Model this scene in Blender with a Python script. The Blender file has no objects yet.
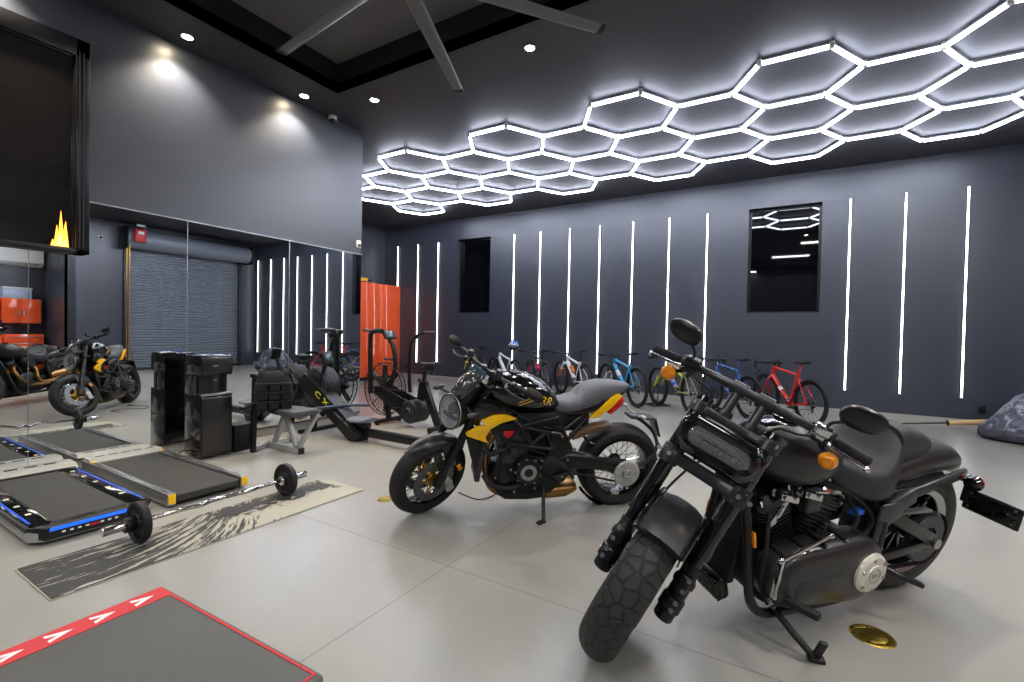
import bpy, bmesh, math, random
from mathutils import Vector, Matrix, Euler
V = Vector
pi = math.pi
rad = math.radians
SC = bpy.context.scene
COL = SC.collection
random.seed(7)

# ------------------------------------------------------------------ materials
def lin(c):
    return tuple((x/255/12.92 if x/255 <= .04045 else ((x/255+.055)/1.055)**2.4) for x in c)

def mat(name, rgb, rough=.5, metal=0., vary=.08, vscale=6., bump=0., bscale=60., coat=0., spec=.5, emit=0., trans=0., ior=1.45, rvary=.06):
    m = bpy.data.materials.new(name); m.use_nodes = True
    nt = m.node_tree; b = nt.nodes['Principled BSDF']; N = nt.nodes; L = nt.links
    c = lin(rgb)
    b.inputs['Metallic'].default_value = metal
    b.inputs['Specular IOR Level'].default_value = spec
    b.inputs['Coat Weight'].default_value = coat
    b.inputs['Coat Roughness'].default_value = .05
    b.inputs['Transmission Weight'].default_value = trans
    b.inputs['IOR'].default_value = ior
    b.inputs['Roughness'].default_value = rough
    b.inputs['Base Color'].default_value = (*c, 1)
    if emit:
        b.inputs['Emission Color'].default_value = (*c, 1)
        b.inputs['Emission Strength'].default_value = emit
        return m
    tc = N.new('ShaderNodeTexCoord')
    n = N.new('ShaderNodeTexNoise'); n.inputs['Scale'].default_value = vscale; n.inputs['Detail'].default_value = 4
    L.new(tc.outputs['Object'], n.inputs['Vector'])
    if vary:
        mx = N.new('ShaderNodeMix'); mx.data_type = 'RGBA'
        mx.inputs[6].default_value = (*[x*(1-vary) for x in c], 1)
        mx.inputs[7].default_value = (*[min(1, x*(1+vary)) for x in c], 1)
        L.new(n.outputs['Fac'], mx.inputs[0]); L.new(mx.outputs[2], b.inputs['Base Color'])
    if rvary:
        mr = N.new('ShaderNodeMapRange'); mr.inputs[3].default_value = max(0, rough-rvary); mr.inputs[4].default_value = min(1, rough+rvary)
        L.new(n.outputs['Fac'], mr.inputs[0]); L.new(mr.outputs[0], b.inputs['Roughness'])
    if bump:
        n2 = N.new('ShaderNodeTexNoise'); n2.inputs['Scale'].default_value = bscale; n2.inputs['Detail'].default_value = 3
        L.new(tc.outputs['Object'], n2.inputs['Vector'])
        bp = N.new('ShaderNodeBump'); bp.inputs['Strength'].default_value = bump; bp.inputs['Distance'].default_value = .01
        L.new(n2.outputs['Fac'], bp.inputs['Height']); L.new(bp.outputs[0], b.inputs['Normal'])
    return m

M = {}
M['black'] = mat('satin_black', (12, 12, 14), .34)
M['gloss'] = mat('gloss_black', (9, 9, 11), .12, coat=.6, rvary=.03)
M['matte'] = mat('matte_black', (16, 16, 18), .62)
M['rubber'] = mat('tyre_rubber', (21, 21, 22), .68, bump=.15, bscale=120)
M['plastic'] = mat('black_plastic', (16, 17, 19), .42, bump=.08, bscale=200)
M['dark'] = mat('dark_metal', (38, 38, 41), .38, metal=.7)
M['char'] = mat('charcoal_metal', (62, 63, 66), .4, metal=.6)
M['chrome'] = mat('chrome', (205, 205, 205), .1, metal=1, rvary=.04)
M['alu'] = mat('brushed_aluminium', (168, 169, 170), .33, metal=1)
M['silver'] = mat('silver_paint', (165, 165, 162), .4, metal=.4)
M['satinblk'] = mat('satin_tank_black', (28, 28, 30), .38, coat=.15)
M['seatgrey'] = mat('grey_seat_vinyl', (92, 95, 102), .55, bump=.1, bscale=250)
M['seatblk'] = mat('black_seat_vinyl', (40, 41, 45), .5, bump=.12, bscale=250)
M['yellow'] = mat('yellow_paint', (244, 186, 12), .28, coat=.5)
M['gold'] = mat('gold_anodised', (196, 150, 66), .3, metal=.9)
M['bronze'] = mat('bronze_exhaust', (150, 112, 66), .32, metal=.9)
M['redglass'] = mat('red_lens', (190, 22, 26), .15, coat=.5, vscale=60, vary=.3)
M['darkred'] = mat('dark_red_lens', (82, 12, 22), .15, coat=.5)
M['amber'] = mat('amber_lens', (250, 140, 20), .18, coat=.6, vscale=90, vary=.35)
M['glass'] = mat('clear_lens', (235, 238, 240), .03, trans=.92, vary=0, rvary=.01)
M['reflector'] = mat('headlamp_reflector', (228, 231, 234), .35, metal=.55, vscale=40, vary=.2, rvary=.1)
M['screen'] = mat('display_glass', (50, 66, 78), .12, coat=.4)
M['white'] = mat('white_plastic', (226, 226, 224), .42)
M['whitemark'] = mat('white_marking', (236, 236, 232), .6, vary=.03)
M['red'] = mat('red_bike_paint', (206, 26, 22), .25, coat=.5)
M['redgear'] = mat('red_accent', (190, 30, 34), .4)
M['orange'] = mat('orange_plastic', (232, 112, 34), .4)
M['blue'] = mat('blue_bike_paint', (36, 84, 150), .28, coat=.5)
M['cyan'] = mat('cyan_bike_paint', (44, 158, 206), .3, coat=.4)
M['whitepaint'] = mat('white_bike_paint', (222, 224, 224), .3, coat=.4)
M['greypaint'] = mat('dark_bike_paint', (52, 50, 56), .35, coat=.3)
M['khaki'] = mat('khaki_bike_paint', (158, 142, 104), .4)
M['magenta'] = mat('magenta_accent', (196, 28, 88), .4)
M['purple'] = mat('purple_plastic', (92, 66, 128), .45)
M['paleblue'] = mat('pale_blue_shell', (176, 196, 220), .4, vscale=18, vary=.25)
M['lime'] = mat('lime_accent', (206, 210, 40), .45)
M['deepblue'] = mat('royal_blue_strip', (26, 84, 206), .35)
M['brass'] = mat('worn_brass', (150, 128, 52), .3, metal=.9, vscale=40, vary=.45, rvary=.12, bump=.4, bscale=70)
M['wood'] = mat('pale_wood', (206, 168, 118), .55, vscale=3, vary=.14)
M['greyplate'] = mat('grey_graphite_paint', (98, 98, 98), .45)
M['padgrey'] = mat('charcoal_pad_vinyl', (66, 67, 70), .55, bump=.1, bscale=200)
M['nylon'] = mat('black_nylon', (22, 23, 26), .85, bump=.5, bscale=350)

# ------------------------------------------------------------------ mesh builder
def frame_of(d):
    d = V(d).normalized()
    a = V((0, 0, 1)) if abs(d.z) < .9 else V((1, 0, 0))
    u = d.cross(a).normalized(); w = u.cross(d).normalized()
    return u, w, d

def cr(pts, k=6, closed=False):
    P = [V(p) for p in pts]; n = len(P); out = []
    rng = range(n) if closed else range(n-1)
    for i in rng:
        if closed: a, b, c, d = P[i-1], P[i], P[(i+1) % n], P[(i+2) % n]
        else: a, b, c, d = P[max(i-1, 0)], P[i], P[i+1], P[min(i+2, n-1)]
        for j in range(k):
            t = j/k
            out.append(.5*((2*b)+(c-a)*t+(2*a-5*b+4*c-d)*t*t+(3*b-a-3*c+d)*t**3))
    if not closed: out.append(P[-1])
    return out

def se(c, u, w, a, b, p=2., n=16, ph=0):
    """superellipse ring round c, half-axes a along u and b along w"""
    out = []
    for i in range(n):
        t = 2*pi*i/n+ph; co, si = math.cos(t), math.sin(t)
        out.append(V(c)+V(u)*(a*math.copysign(abs(co)**(2/p), co))+V(w)*(b*math.copysign(abs(si)**(2/p), si)))
    return out

class MB:
    def __init__(s): s.bm = bmesh.new()
    def add(s, vs, fs):
        bv = [s.bm.verts.new(V(v)) for v in vs]
        for f in fs:
            try: s.bm.faces.new([bv[i] for i in f])
            except ValueError: pass
        return s
    def merge(s, t, Mx=None):
        if Mx is not None: t.transform(Mx)
        t.verts.index_update()
        bv = [s.bm.verts.new(v.co) for v in t.verts]
        for f in t.faces:
            try: s.bm.faces.new([bv[v.index] for v in f.verts])
            except ValueError: pass
        t.free(); return s
    def box(s, c, d, rot=None, bev=0., seg=2):
        t = bmesh.new(); bmesh.ops.create_cube(t, size=1)
        for v in t.verts: v.co = V((v.co.x*d[0], v.co.y*d[1], v.co.z*d[2]))
        if bev: bmesh.ops.bevel(t, geom=t.edges[:], offset=bev, segments=seg, affect='EDGES', profile=.5)
        m = Matrix.Translation(V(c))
        if rot is not None: m = m @ (rot.to_4x4() if hasattr(rot, 'to_4x4') and not isinstance(rot, Euler) else (rot.to_matrix().to_4x4() if isinstance(rot, Euler) else Euler(rot).to_matrix().to_4x4()))
        return s.merge(t, m)
    def bx(s, x0, y0, z0, x1, y1, z1, bev=0., seg=2):
        return s.box(((x0+x1)/2, (y0+y1)/2, (z0+z1)/2), (abs(x1-x0), abs(y1-y0), abs(z1-z0)), None, bev, seg)
    def beam(s, a, b, w, h, up=(0, 0, 1), bev=0., w2=None, h2=None):
        """rectangular bar from a to b: w across, h along up"""
        a, b = V(a), V(b); d = (b-a); l = d.length; d.normalize()
        u = d.cross(V(up))
        if u.length < 1e-4: u = d.cross(V((1, 0, 0)))
        u.normalize(); q = u.cross(d).normalized()
        if w2 is None and h2 is None:
            m = Matrix((u, d, q)).transposed().to_4x4(); m.translation = (a+b)/2
            t = bmesh.new(); bmesh.ops.create_cube(t, size=1)
            for v in t.verts: v.co = V((v.co.x*w, v.co.y*l, v.co.z*h))
            if bev: bmesh.ops.bevel(t, geom=t.edges[:], offset=bev, segments=2, affect='EDGES', profile=.5)
            return s.merge(t, m)
        w2 = w2 or w; h2 = h2 or h
        r = lambda c, w, h: [c+u*(w/2*i)+q*(h/2*j) for i, j in ((-1, -1), (1, -1), (1, 1), (-1, 1))]
        return s.loft([r(a, w, h), r(b, w2, h2)])
    def loft(s, rings, cap=True, close=False):
        n = len(rings[0]); k = len(rings); vs = [v for r in rings for v in r]; fs = []
        for i in range(k if close else k-1):
            for j in range(n):
                a, b = i*n, ((i+1) % k)*n
                fs.append((a+j, a+(j+1) % n, b+(j+1) % n, b+j))
        if cap and not close: fs.append(tuple(range(n-1, -1, -1))); fs.append(tuple((k-1)*n+j for j in range(n)))
        return s.add(vs, fs)
    def tube(s, pts, r, n=10, k=0, closed=False, cap=True, rr=None, flat=None):
        P = cr(pts, k, closed) if k else [V(p) for p in pts]
        m = len(P)
        if rr: R_ = [rr[min(int(i*(len(rr)-1)/(m-1)), len(rr)-2)]*(1-((i*(len(rr)-1)/(m-1)) - min(int(i*(len(rr)-1)/(m-1)), len(rr)-2))) + rr[min(int(i*(len(rr)-1)/(m-1)), len(rr)-2)+1]*((i*(len(rr)-1)/(m-1)) - min(int(i*(len(rr)-1)/(m-1)), len(rr)-2)) for i in range(m)]
        else: R_ = [r]*m
        rings = []; u = None
        for i in range(m):
            a = P[i-1] if (i or closed) else P[i]; b = P[(i+1) % m] if (i < m-1 or closed) else P[i]
            d = (b-a)
            if d.length < 1e-9: d = V((0, 0, 1))
            d.normalize()
            if u is None: u, w, _ = frame_of(d)
            else:
                u = u-d*u.dot(d)
                u = u.normalized() if u.length > 1e-6 else frame_of(d)[0]
                w = d.cross(u).normalized()
            w = d.cross(u).normalized()
            f = flat or 1
            rings.append([P[i]+u*(R_[i]*math.cos(2*pi*j/n))+w*(R_[i]*f*math.sin(2*pi*j/n)) for j in range(n)])
        return s.loft(rings, cap, closed)
    def cyl(s, a, b, r, r2=None, n=20, bev=0.):
        r2 = r if r2 is None else r2
        if bev:
            a, b = V(a), V(b); l = (b-a).length
            return s.lathe([(0, 0), (max(r-bev, 0), 0), (r, bev), (r2, l-bev), (max(r2-bev, 0), l), (0, l)], a, b-a, n)
        u, w, d = frame_of(V(b)-V(a))
        ring = lambda c, r: [V(c)+u*(r*math.cos(2*pi*j/n))+w*(r*math.sin(2*pi*j/n)) for j in range(n)]
        return s.loft([ring(a, r), ring(b, max(r2, 1e-5))])
    def lathe(s, prof, o, ax, n=24, closed=False, a0=0., a1=2*pi, u0=None):
        """prof: (radius, height along ax)"""
        u, w, d = frame_of(ax); o = V(o)
        if u0 is not None: u = V(u0).normalized(); w = d.cross(u).normalized()
        full = abs(a1-a0-2*pi) < 1e-6; cnt = n if full else n+1; rings = []
        for i in range(cnt):
            t = a0+(a1-a0)*i/n
            e = u*math.cos(t)+w*math.sin(t)
            rings.append([o+e*max(r, 1e-5)+d*h for r, h in prof])
        m = len(prof); vs = [v for r in rings for v in r]; fs = []
        for i in range(n):
            b = ((i+1) % cnt)*m; a = i*m
            for j in range(m if closed else m-1):
                k = (j+1) % m
                fs.append((a+j, a+k, b+k, b+j))
        if not full and closed:
            fs.append(tuple(range(m))); fs.append(tuple((cnt-1)*m+j for j in range(m-1, -1, -1)))
        return s.add(vs, fs)
    def torus(s, o, ax, R0, r, n=32, m=10, a0=0., a1=2*pi, u0=None, flat=1.):
        return s.lathe([(R0+r*math.cos(2*pi*j/m), r*flat*math.sin(2*pi*j/m)) for j in range(m)], o, ax, n, True, a0, a1, u0)
    def ball(s, o, r, n=16, m=10, rot=None):
        rx, ry, rz = (r, r, r) if not hasattr(r, '__len__') else r
        t = bmesh.new(); bmesh.ops.create_uvsphere(t, u_segments=n, v_segments=m, radius=1)
        mx = Matrix.Translation(V(o)) @ (rot.to_4x4() if rot is not None else Matrix.Identity(4)) @ Matrix.Diagonal((rx, ry, rz, 1))
        return s.merge(t, mx)
    def plate(s, pts, y0, y1, bev=0., ax='xz', seg=2):
        """polygon in a plane, thick along the third axis; ax 'xz' -> thickness in y, 'xy' -> z, 'yz' -> x"""
        f = {'xz': lambda a, b, t: V((a, t, b)), 'xy': lambda a, b, t: V((a, b, t)), 'yz': lambda a, b, t: V((t, a, b))}[ax]
        t = bmesh.new(); n = len(pts)
        A = [t.verts.new(f(p[0], p[1], y0)) for p in pts]; B = [t.verts.new(f(p[0], p[1], y1)) for p in pts]
        t.faces.new(A); t.faces.new(B[::-1])
        for i in range(n): t.faces.new((A[i], B[i], B[(i+1) % n], A[(i+1) % n]))
        bmesh.ops.recalc_face_normals(t, faces=t.faces[:])
        if bev: bmesh.ops.bevel(t, geom=t.edges[:], offset=bev, segments=seg, affect='EDGES', profile=.5)
        return s.merge(t)
    def bolts(s, pts, ax, r=.006, h=.005, n=6):
        for p in pts: s.cyl(p, V(p)+V(ax).normalized()*h, r, n=n)
        return s
    def xf(s, Mx): s.bm.transform(Mx); return s
    def make(s, name, m, parent=None, smooth=38, solid=0.):
        bm = s.bm
        bmesh.ops.recalc_face_normals(bm, faces=bm.faces[:])
        th = rad(smooth)
        for f in bm.faces: f.smooth = True
        for e in bm.edges:
            if len(e.link_faces) == 2: e.smooth = e.calc_face_angle(0) < th
        me = bpy.data.meshes.new(name); bm.to_mesh(me); bm.free()
        me.materials.append(M[m] if isinstance(m, str) else m)
        o = bpy.data.objects.new(name, me); COL.objects.link(o)
        if parent: o.parent = parent
        if solid:
            md = o.modifiers.new('shell', 'SOLIDIFY'); md.thickness = solid; md.offset = 0
        return o

def split(mb, name, m, parent):
    """each loose piece of the builder becomes a part of its own"""
    bm = mb.bm; bm.verts.index_update(); seen = set(); out = []
    for v0 in bm.verts:
        if v0.index in seen: continue
        st = [v0]; isl = []; seen.add(v0.index)
        while st:
            v = st.pop(); isl.append(v)
            for e in v.link_edges:
                w = e.other_vert(v)
                if w.index not in seen: seen.add(w.index); st.append(w)
        ids = {v.index: i for i, v in enumerate(isl)}; fs = {f for v in isl for f in v.link_faces}
        q = MB(); q.add([v.co.copy() for v in isl], [tuple(ids[v.index] for v in f.verts) for f in fs]); out.append(q.make(name, m, parent))
    bm.free(); return out

def tag(o, label=None, cat=None, group=None, kind=None):
    if label: o['label'] = label
    if cat: o['category'] = cat
    if group: o['group'] = group
    if kind: o['kind'] = kind
    return o

def thing(name, label, cat, loc=(0, 0, 0), rot=0., group=None):
    o = bpy.data.objects.new(name, None); COL.objects.link(o)
    o.empty_display_size = .1
    o.location = loc; o.rotation_euler = rot if hasattr(rot, '__len__') else (0, 0, rot)
    return tag(o, label, cat, group)

def dup(root, loc, rot, label, group=None):
    r = root.copy(); COL.objects.link(r); r.location = loc
    r.rotation_euler = rot if hasattr(rot, '__len__') else (0, 0, rot)
    r['label'] = label
    if group: r['group'] = group
    for ch in list(root.children):
        c = ch.copy(); COL.objects.link(c); c.parent = r
        for g in list(ch.children):
            d = g.copy(); COL.objects.link(d); d.parent = c
    return r

def struct(mb, name, m, parent=None, smooth=38):
    o = mb.make(name, m, parent, smooth)
    if not parent: o['kind'] = 'structure'
    return o

def text(name, body, size, m, loc, rot, parent=None, depth=.001, shear=0., align='CENTER'):
    c = bpy.data.curves.new(name, 'FONT'); c.body = body; c.size = size; c.extrude = depth; c.shear = shear
    c.align_x = align; c.align_y = 'CENTER'
    t = bpy.data.objects.new(name, c); COL.objects.link(t)
    bpy.context.view_layer.update()
    me = bpy.data.meshes.new_from_object(t.evaluated_get(bpy.context.evaluated_depsgraph_get()))
    bpy.data.objects.remove(t)
    me.materials.clear(); me.materials.append(M[m] if isinstance(m, str) else m)
    o = bpy.data.objects.new(name, me); COL.objects.link(o); o.name = name
    o.location = loc; o.rotation_euler = rot
    if parent: o.parent = parent
    return o

# ------------------------------------------------------------------ camera
cam = bpy.data.cameras.new('camera'); camo = bpy.data.objects.new('camera', cam); COL.objects.link(camo)
cam.sensor_width = 36; cam.lens = 36*469.5/1024; cam.clip_start = .05; cam.clip_end = 100
CR = Matrix(((0.8568655, 0.5151621, 0.0197346), (-0.0259282, 0.0048320, 0.9996521), (0.5148876, -0.8570791, 0.0174976)))
mw = CR.transposed().to_4x4(); mw.translation = V((0, 0, 1.25)); camo.matrix_world = mw
SC.camera = camo
SC.view_settings.view_transform = 'Standard'; SC.view_settings.look = 'None'
SC.view_settings.gamma = 1; SC.view_settings.use_curve_mapping = False
# ------------------------------------------------------------------ room
H = 4.0; YW = 9.19; XL = -5.235; XR = 5.12; XA = -9.6; YB = -3.4; YE = 4.565

def paint(name, rgb, rough, noise=.12):
    return mat(name, rgb, rough, vary=noise, vscale=.9, bump=.04, bscale=90, rvary=.07)
M['wallp'] = paint('charcoal_wall_paint', (57, 61, 71), .36)
M['wallp'].node_tree.nodes['Principled BSDF'].inputs['Specular IOR Level'].default_value = .85
M['ceilp'] = paint('charcoal_ceiling_paint', (56, 56, 63), .6)
M['trayp'] = paint('dark_tray_paint', (34, 34, 38), .5)
M['concrete'] = mat('pale_concrete_curb', (168, 164, 154), .6, vary=.12, vscale=5, bump=.2, bscale=40)

def floor_mat():
    m = bpy.data.materials.new('polished_concrete'); m.use_nodes = True
    nt = m.node_tree; N = nt.nodes; L = nt.links; b = N['Principled BSDF']
    tc = N.new('ShaderNodeTexCoord')
    n1 = N.new('ShaderNodeTexNoise'); n1.inputs['Scale'].default_value = .55; n1.inputs['Detail'].default_value = 6; n1.inputs['Roughness'].default_value = .6
    n2 = N.new('ShaderNodeTexNoise'); n2.inputs['Scale'].default_value = 5; n2.inputs['Detail'].default_value = 8; n2.inputs['Roughness'].default_value = .7
    n1.inputs['Distortion'].default_value = .8
    for n in (n1, n2): L.new(tc.outputs['Object'], n.inputs['Vector'])
    mx = N.new('ShaderNodeMath'); mx.operation = 'MULTIPLY_ADD'; mx.inputs[1].default_value = .16
    L.new(n2.outputs['Fac'], mx.inputs[0]); L.new(n1.outputs['Fac'], mx.inputs[2])
    rp = N.new('ShaderNodeValToRGB'); L.new(mx.outputs[0], rp.inputs[0])
    rp.color_ramp.elements[0].position = .3; rp.color_ramp.elements[0].color = (*lin((124, 123, 118)), 1)
    rp.color_ramp.elements[1].position = .85; rp.color_ramp.elements[1].color = (*lin((156, 154, 148)), 1)
    # saw-cut control joints every few metres
    sx = N.new('ShaderNodeSeparateXYZ'); L.new(tc.outputs['Object'], sx.inputs[0])
    prev = None
    for out, off, step in (('X', 1.553, 3.4), ('Y', -1.965, 3.4)):
        a = N.new('ShaderNodeMath'); a.operation = 'ADD'; a.inputs[1].default_value = off+34+.5*step; L.new(sx.outputs[out], a.inputs[0])
        f = N.new('ShaderNodeMath'); f.operation = 'PINGPONG'; f.inputs[1].default_value = step/2
        L.new(a.outputs[0], f.inputs[0])
        g = N.new('ShaderNodeMath'); g.operation = 'GREATER_THAN'; g.inputs[1].default_value = step/2-.0035
        L.new(f.outputs[0], g.inputs[0])
        if prev is None: prev = g
        else:
            h = N.new('ShaderNodeMath'); h.operation = 'MAXIMUM'; L.new(prev.outputs[0], h.inputs[0]); L.new(g.outputs[0], h.inputs[1]); prev = h
    cm = N.new('ShaderNodeMix'); cm.data_type = 'RGBA'; L.new(rp.outputs[0], cm.inputs[6])
    cm.inputs[7].default_value = (*lin((84, 84, 80)), 1)
    sc = N.new('ShaderNodeMath'); sc.operation = 'MULTIPLY'; sc.inputs[1].default_value = .6; L.new(prev.outputs[0], sc.inputs[0])
    L.new(sc.outputs[0], cm.inputs[0]); L.new(cm.outputs[2], b.inputs['Base Color'])
    mr = N.new('ShaderNodeMapRange'); mr.inputs[3].default_value = .25; mr.inputs[4].default_value = .36
    L.new(n2.outputs['Fac'], mr.inputs[0]); L.new(mr.outputs[0], b.inputs['Roughness'])
    b.inputs['Specular IOR Level'].default_value = .5
    bp = N.new('ShaderNodeBump'); bp.inputs['Strength'].default_value = .06; bp.inputs['Distance'].default_value = .02
    L.new(n2.outputs['Fac'], bp.inputs['Height']); L.new(bp.outputs[0], b.inputs['Normal'])
    return m
M['floor'] = floor_mat()

struct(MB().bx(XA-.2, YB-.2, -.1, XR+1.9, YW+.2, 0), 'floor', 'floor')

# ceiling with a raised tray over the gym side
TX0, TX1, TY0, TY1, TZ = -4.64, 2.2, -2.6, 3.66, 4.34
c = MB()
for (x0, y0, x1, y1) in ((XA-.2, YB-.2, TX0, YW+.2), (TX1, YB-.2, XR+1.9, YW+.2), (TX0, TY1, TX1, YW+.2), (TX0, YB-.2, TX1, TY0)):
    c.bx(x0, y0, H, x1, y1, H+.12)
struct(c, 'ceiling', 'ceilp')
t = MB()
t.bx(TX0-.05, TY0-.05, TZ, TX1+.05, TY1+.05, TZ+.1)
M['trayc'] = paint('grey_tray_ceiling', (104, 102, 102), .6)
struct(t, 'ceiling_tray', 'trayc')
t = MB()
for (x0, y0, x1, y1) in ((TX0-.04, TY0, TX0, TY1), (TX1, TY0, TX1+.04, TY1), (TX0-.04, TY1, TX1+.04, TY1+.04), (TX0-.04, TY0-.04, TX1+.04, TY0)):
    t.bx(x0, y0, H-.001, x1, y1, TZ)
struct(t, 'trim_1', 'trayp')

# far wall with two window niches
W1 = (-7.13, -6.16, 1.705, 3.5); W2 = (-.73, .34, 1.675, 3.49)
w = MB(); D = .24
xs = [XA, W1[0], W1[1], W2[0], W2[1], XR]
CB = .13
for i in (0, 2, 4): w.bx(xs[i], YW, CB, xs[i+1], YW+D, H)
for W_ in (W1, W2):
    w.bx(W_[0], YW, CB, W_[1], YW+D, W_[2]); w.bx(W_[0], YW, W_[3], W_[1], YW+D, H)
struct(w, 'wall_far', 'wallp')
struct(MB().bx(XA, YW-.004, 0, XR, YW+D, CB), 'baseboard_far', 'concrete')
M['nightglass'] = mat('night_window_glass', (7, 8, 11), .02, vary=0, rvary=0, spec=.6)
for i, W_ in enumerate((W1, W2)):
    f = MB(); x0, x1, z0, z1 = W_; yy = YW+.15; b_ = .035
    for a in ((x0, z0, x1, z0+b_), (x0, z1-b_, x1, z1), (x0, z0, x0+b_, z1), (x1-b_, z0, x1, z1)):
        f.bx(a[0], yy-.03, a[1], a[2], yy+.05, a[3])
    fr_ = struct(f, 'window_%d' % (i+1), 'black')
    MB().bx(x0, yy, z0, x1, yy+.012, z1).make('pane', 'nightglass', fr_)
    s_ = MB().bx(x0, YW+.004, z0, x1, yy-.03, z0+.012, .003).make('sill', 'char', fr_)
struct(MB().bx(-8, YW+D, 1.4, 1, YW+D+.05, 3.8), 'wall_outside', 'black')

# left wall (mirror wall), its end and the alcove beyond it
w = MB(); w.bx(XL-.18, YB, .1, XL, YE, H); struct(w, 'wall_left', 'wallp')
struct(MB().bx(XL-.18, YB, 0, XL+.004, YE+.002, .1), 'baseboard_left', 'concrete')
struct(MB().bx(XA-.18, YE-.2, 0, XL-.18, YE, H), 'wall_alcove', 'wallp')
struct(MB().bx(XA-.2, YE-.2, 0, XA, YW+D, H), 'wall_west', 'wallp')
struct(MB().bx(XL-.2, YB-.15, 0, XR+1.9, YB, H), 'wall_back', 'wallp')
# right wall with a roller door opening and a tool alcove
RY0, RY1, RZ = 5.6, 8.72, 3.42
w = MB()
w.bx(XR, RY1, 0, XR+.2, YW+D, H); w.bx(XR, RY0, RZ, XR+.2, RY1, H); w.bx(XR, 4.44, 0, XR+.2, RY0, H)
w.bx(XR, 4.44, 0, XR+1.9, 4.6, H); w.bx(XR+1.7, YB, 0, XR+1.9, 4.44, H)
struct(w, 'wall_right', 'wallp')

# ---- wall mirrors: tall panels, hung a touch out of true
M['mirror'] = mat('mirror_silver', (226, 230, 232), .0, metal=1, vary=0, rvary=0)
seams = [-2.3, -1.15, .05, 1.215, 2.353, 3.458, 4.555]
labs = ['tall frameless mirror panel furthest toward the back wall', 'tall mirror panel under the far end of the big screen', 'tall mirror panel below the black framed screen',
        'tall mirror panel at the corner of the black framed screen', 'tall mirror panel behind the black water cooler', 'last tall mirror panel before the red cabinet']
mt = math.tan(rad(-.3))
for i in range(6):
    y0, y1 = seams[i]+.0025, seams[i+1]-.0025
    m_ = MB(); f = lambda y: XL+.020+(y-3)*-mt*-1
    xa, xb = f(y0), f(y1)
    vs = [(XL+.001, y0, .102), (XL+.001, y1, .102), (XL+.001, y1, 2.297), (XL+.001, y0, 2.297), (xa, y0, .102), (xb, y1, .102), (xb, y1, 2.297), (xa, y0, 2.297)]
    m_.add(vs, [(0, 1, 2, 3), (4, 5, 6, 7), (0, 1, 5, 4), (1, 2, 6, 5), (2, 3, 7, 6), (3, 0, 4, 7)])
    o = m_.make('mirror_panel', 'mirror', smooth=10); tag(o, labs[i], 'mirror', 'wall mirror panels')
tb = MB()
for y in seams[1:-1]: tb.bx(XL+.002, y-.003, .102, XL+.0235, y+.003, 2.297)
struct(tb, 'trim_4', 'alu')
struct(MB().bx(XL, seams[0], 2.297, XL+.034, YE-.01, 2.305), 'trim_2', 'alu')
struct(MB().bx(XL, seams[0], .094, XL+.034, YE-.01, .102), 'trim_3', 'dark')

# ---- LED wall battens
M['led'] = mat('led_tube_white', (250, 250, 246), .4, emit=5)
M['ledhex'] = mat('led_hex_white', (232, 238, 255), .4, emit=16)
g = 'vertical LED light bars on the dark wall'
for i, x in enumerate([-9.10, -8.39, -7.715, -5.497, -4.828, -4.128, -3.46, -2.775, -2.08, -1.405, .713, 1.397, 2.095, 2.79, 3.48, 4.17, 4.86]):
    place = {0: 'vertical white LED bar beside the red cabinet, leftmost on the far wall', 1: 'vertical white LED bar second from the red cabinet', 2: 'vertical white LED bar just left of the small dark window',
             3: 'vertical white LED bar just right of the small dark window', 4: 'vertical white LED bar second to the right of the small window', 5: 'vertical white LED bar third to the right of the small window', 6: 'vertical white LED bar midway between the two windows',
             7: 'vertical white LED bar third left of the large window', 8: 'vertical white LED bar second left of the large window', 9: 'vertical white LED bar just left of the large window',
             10: 'vertical white LED bar just right of the large window', 11: 'vertical white LED bar second to the right of the large window', 12: 'vertical white LED bar third right of the large window, above the wall outlet'}.get(i, 'vertical white LED bar near the roller door, number %d from the corner' % (17-i))
    t = thing('led_wall_bar', place, 'light', (x, YW, .43), 0, g)
    MB().bx(-.014, -.02, 0, .014, -.001, 3.06, .003).make('housing', 'dark', t)
    MB().bx(-.0105, -.028, .01, .0105, -.0205, 3.05, .003).make('diffuser', 'led', t)

# ---- hexagon LED grid under the ceiling
s_ = .588; dx = .8825; x0_ = -.0685; y0_ = 5.745; dy = 1.0185; HZ = 3.945
edges = {}; joints = {}
for k in range(-8, 3):
    for r in range(3 if k % 2 == 0 else 2):
        cx_, cy_ = x0_+dx*k, y0_+dy*r+(0 if k % 2 == 0 else dy/2)
        P = [(cx_+s_*math.cos(pi/3*j), cy_+dy/2/math.sin(pi/3)*math.sin(pi/3*j)) for j in range(6)]
        for j in range(6):
            a, b = P[j], P[(j+1) % 6]
            ka, kb = (round(a[0], 1), round(a[1], 1)), (round(b[0], 1), round(b[1], 1))
            key = tuple(sorted((ka, kb)))
            near = [e for e in edges if all(abs(e[i][q]-key[i][q]) < .25 for i in (0, 1) for q in (0, 1))]
            if not near: edges[key] = (a, b)
            if not any(abs(v[0]-a[0]) < .15 and abs(v[1]-a[1]) < .15 for v in joints.values()): joints[ka] = a
hexr = thing('hexagon_ceiling_light', 'white LED honeycomb light fixture covering the ceiling by the far wall', 'light', (x0_, y0_+dy, H))
ho = V((x0_, y0_+dy, H))
es = sorted(edges.values(), key=lambda e: math.hypot((e[0][0]+e[1][0])/2, (e[0][1]+e[1][1])/2))
hs = MB(); rest = MB()
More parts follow.
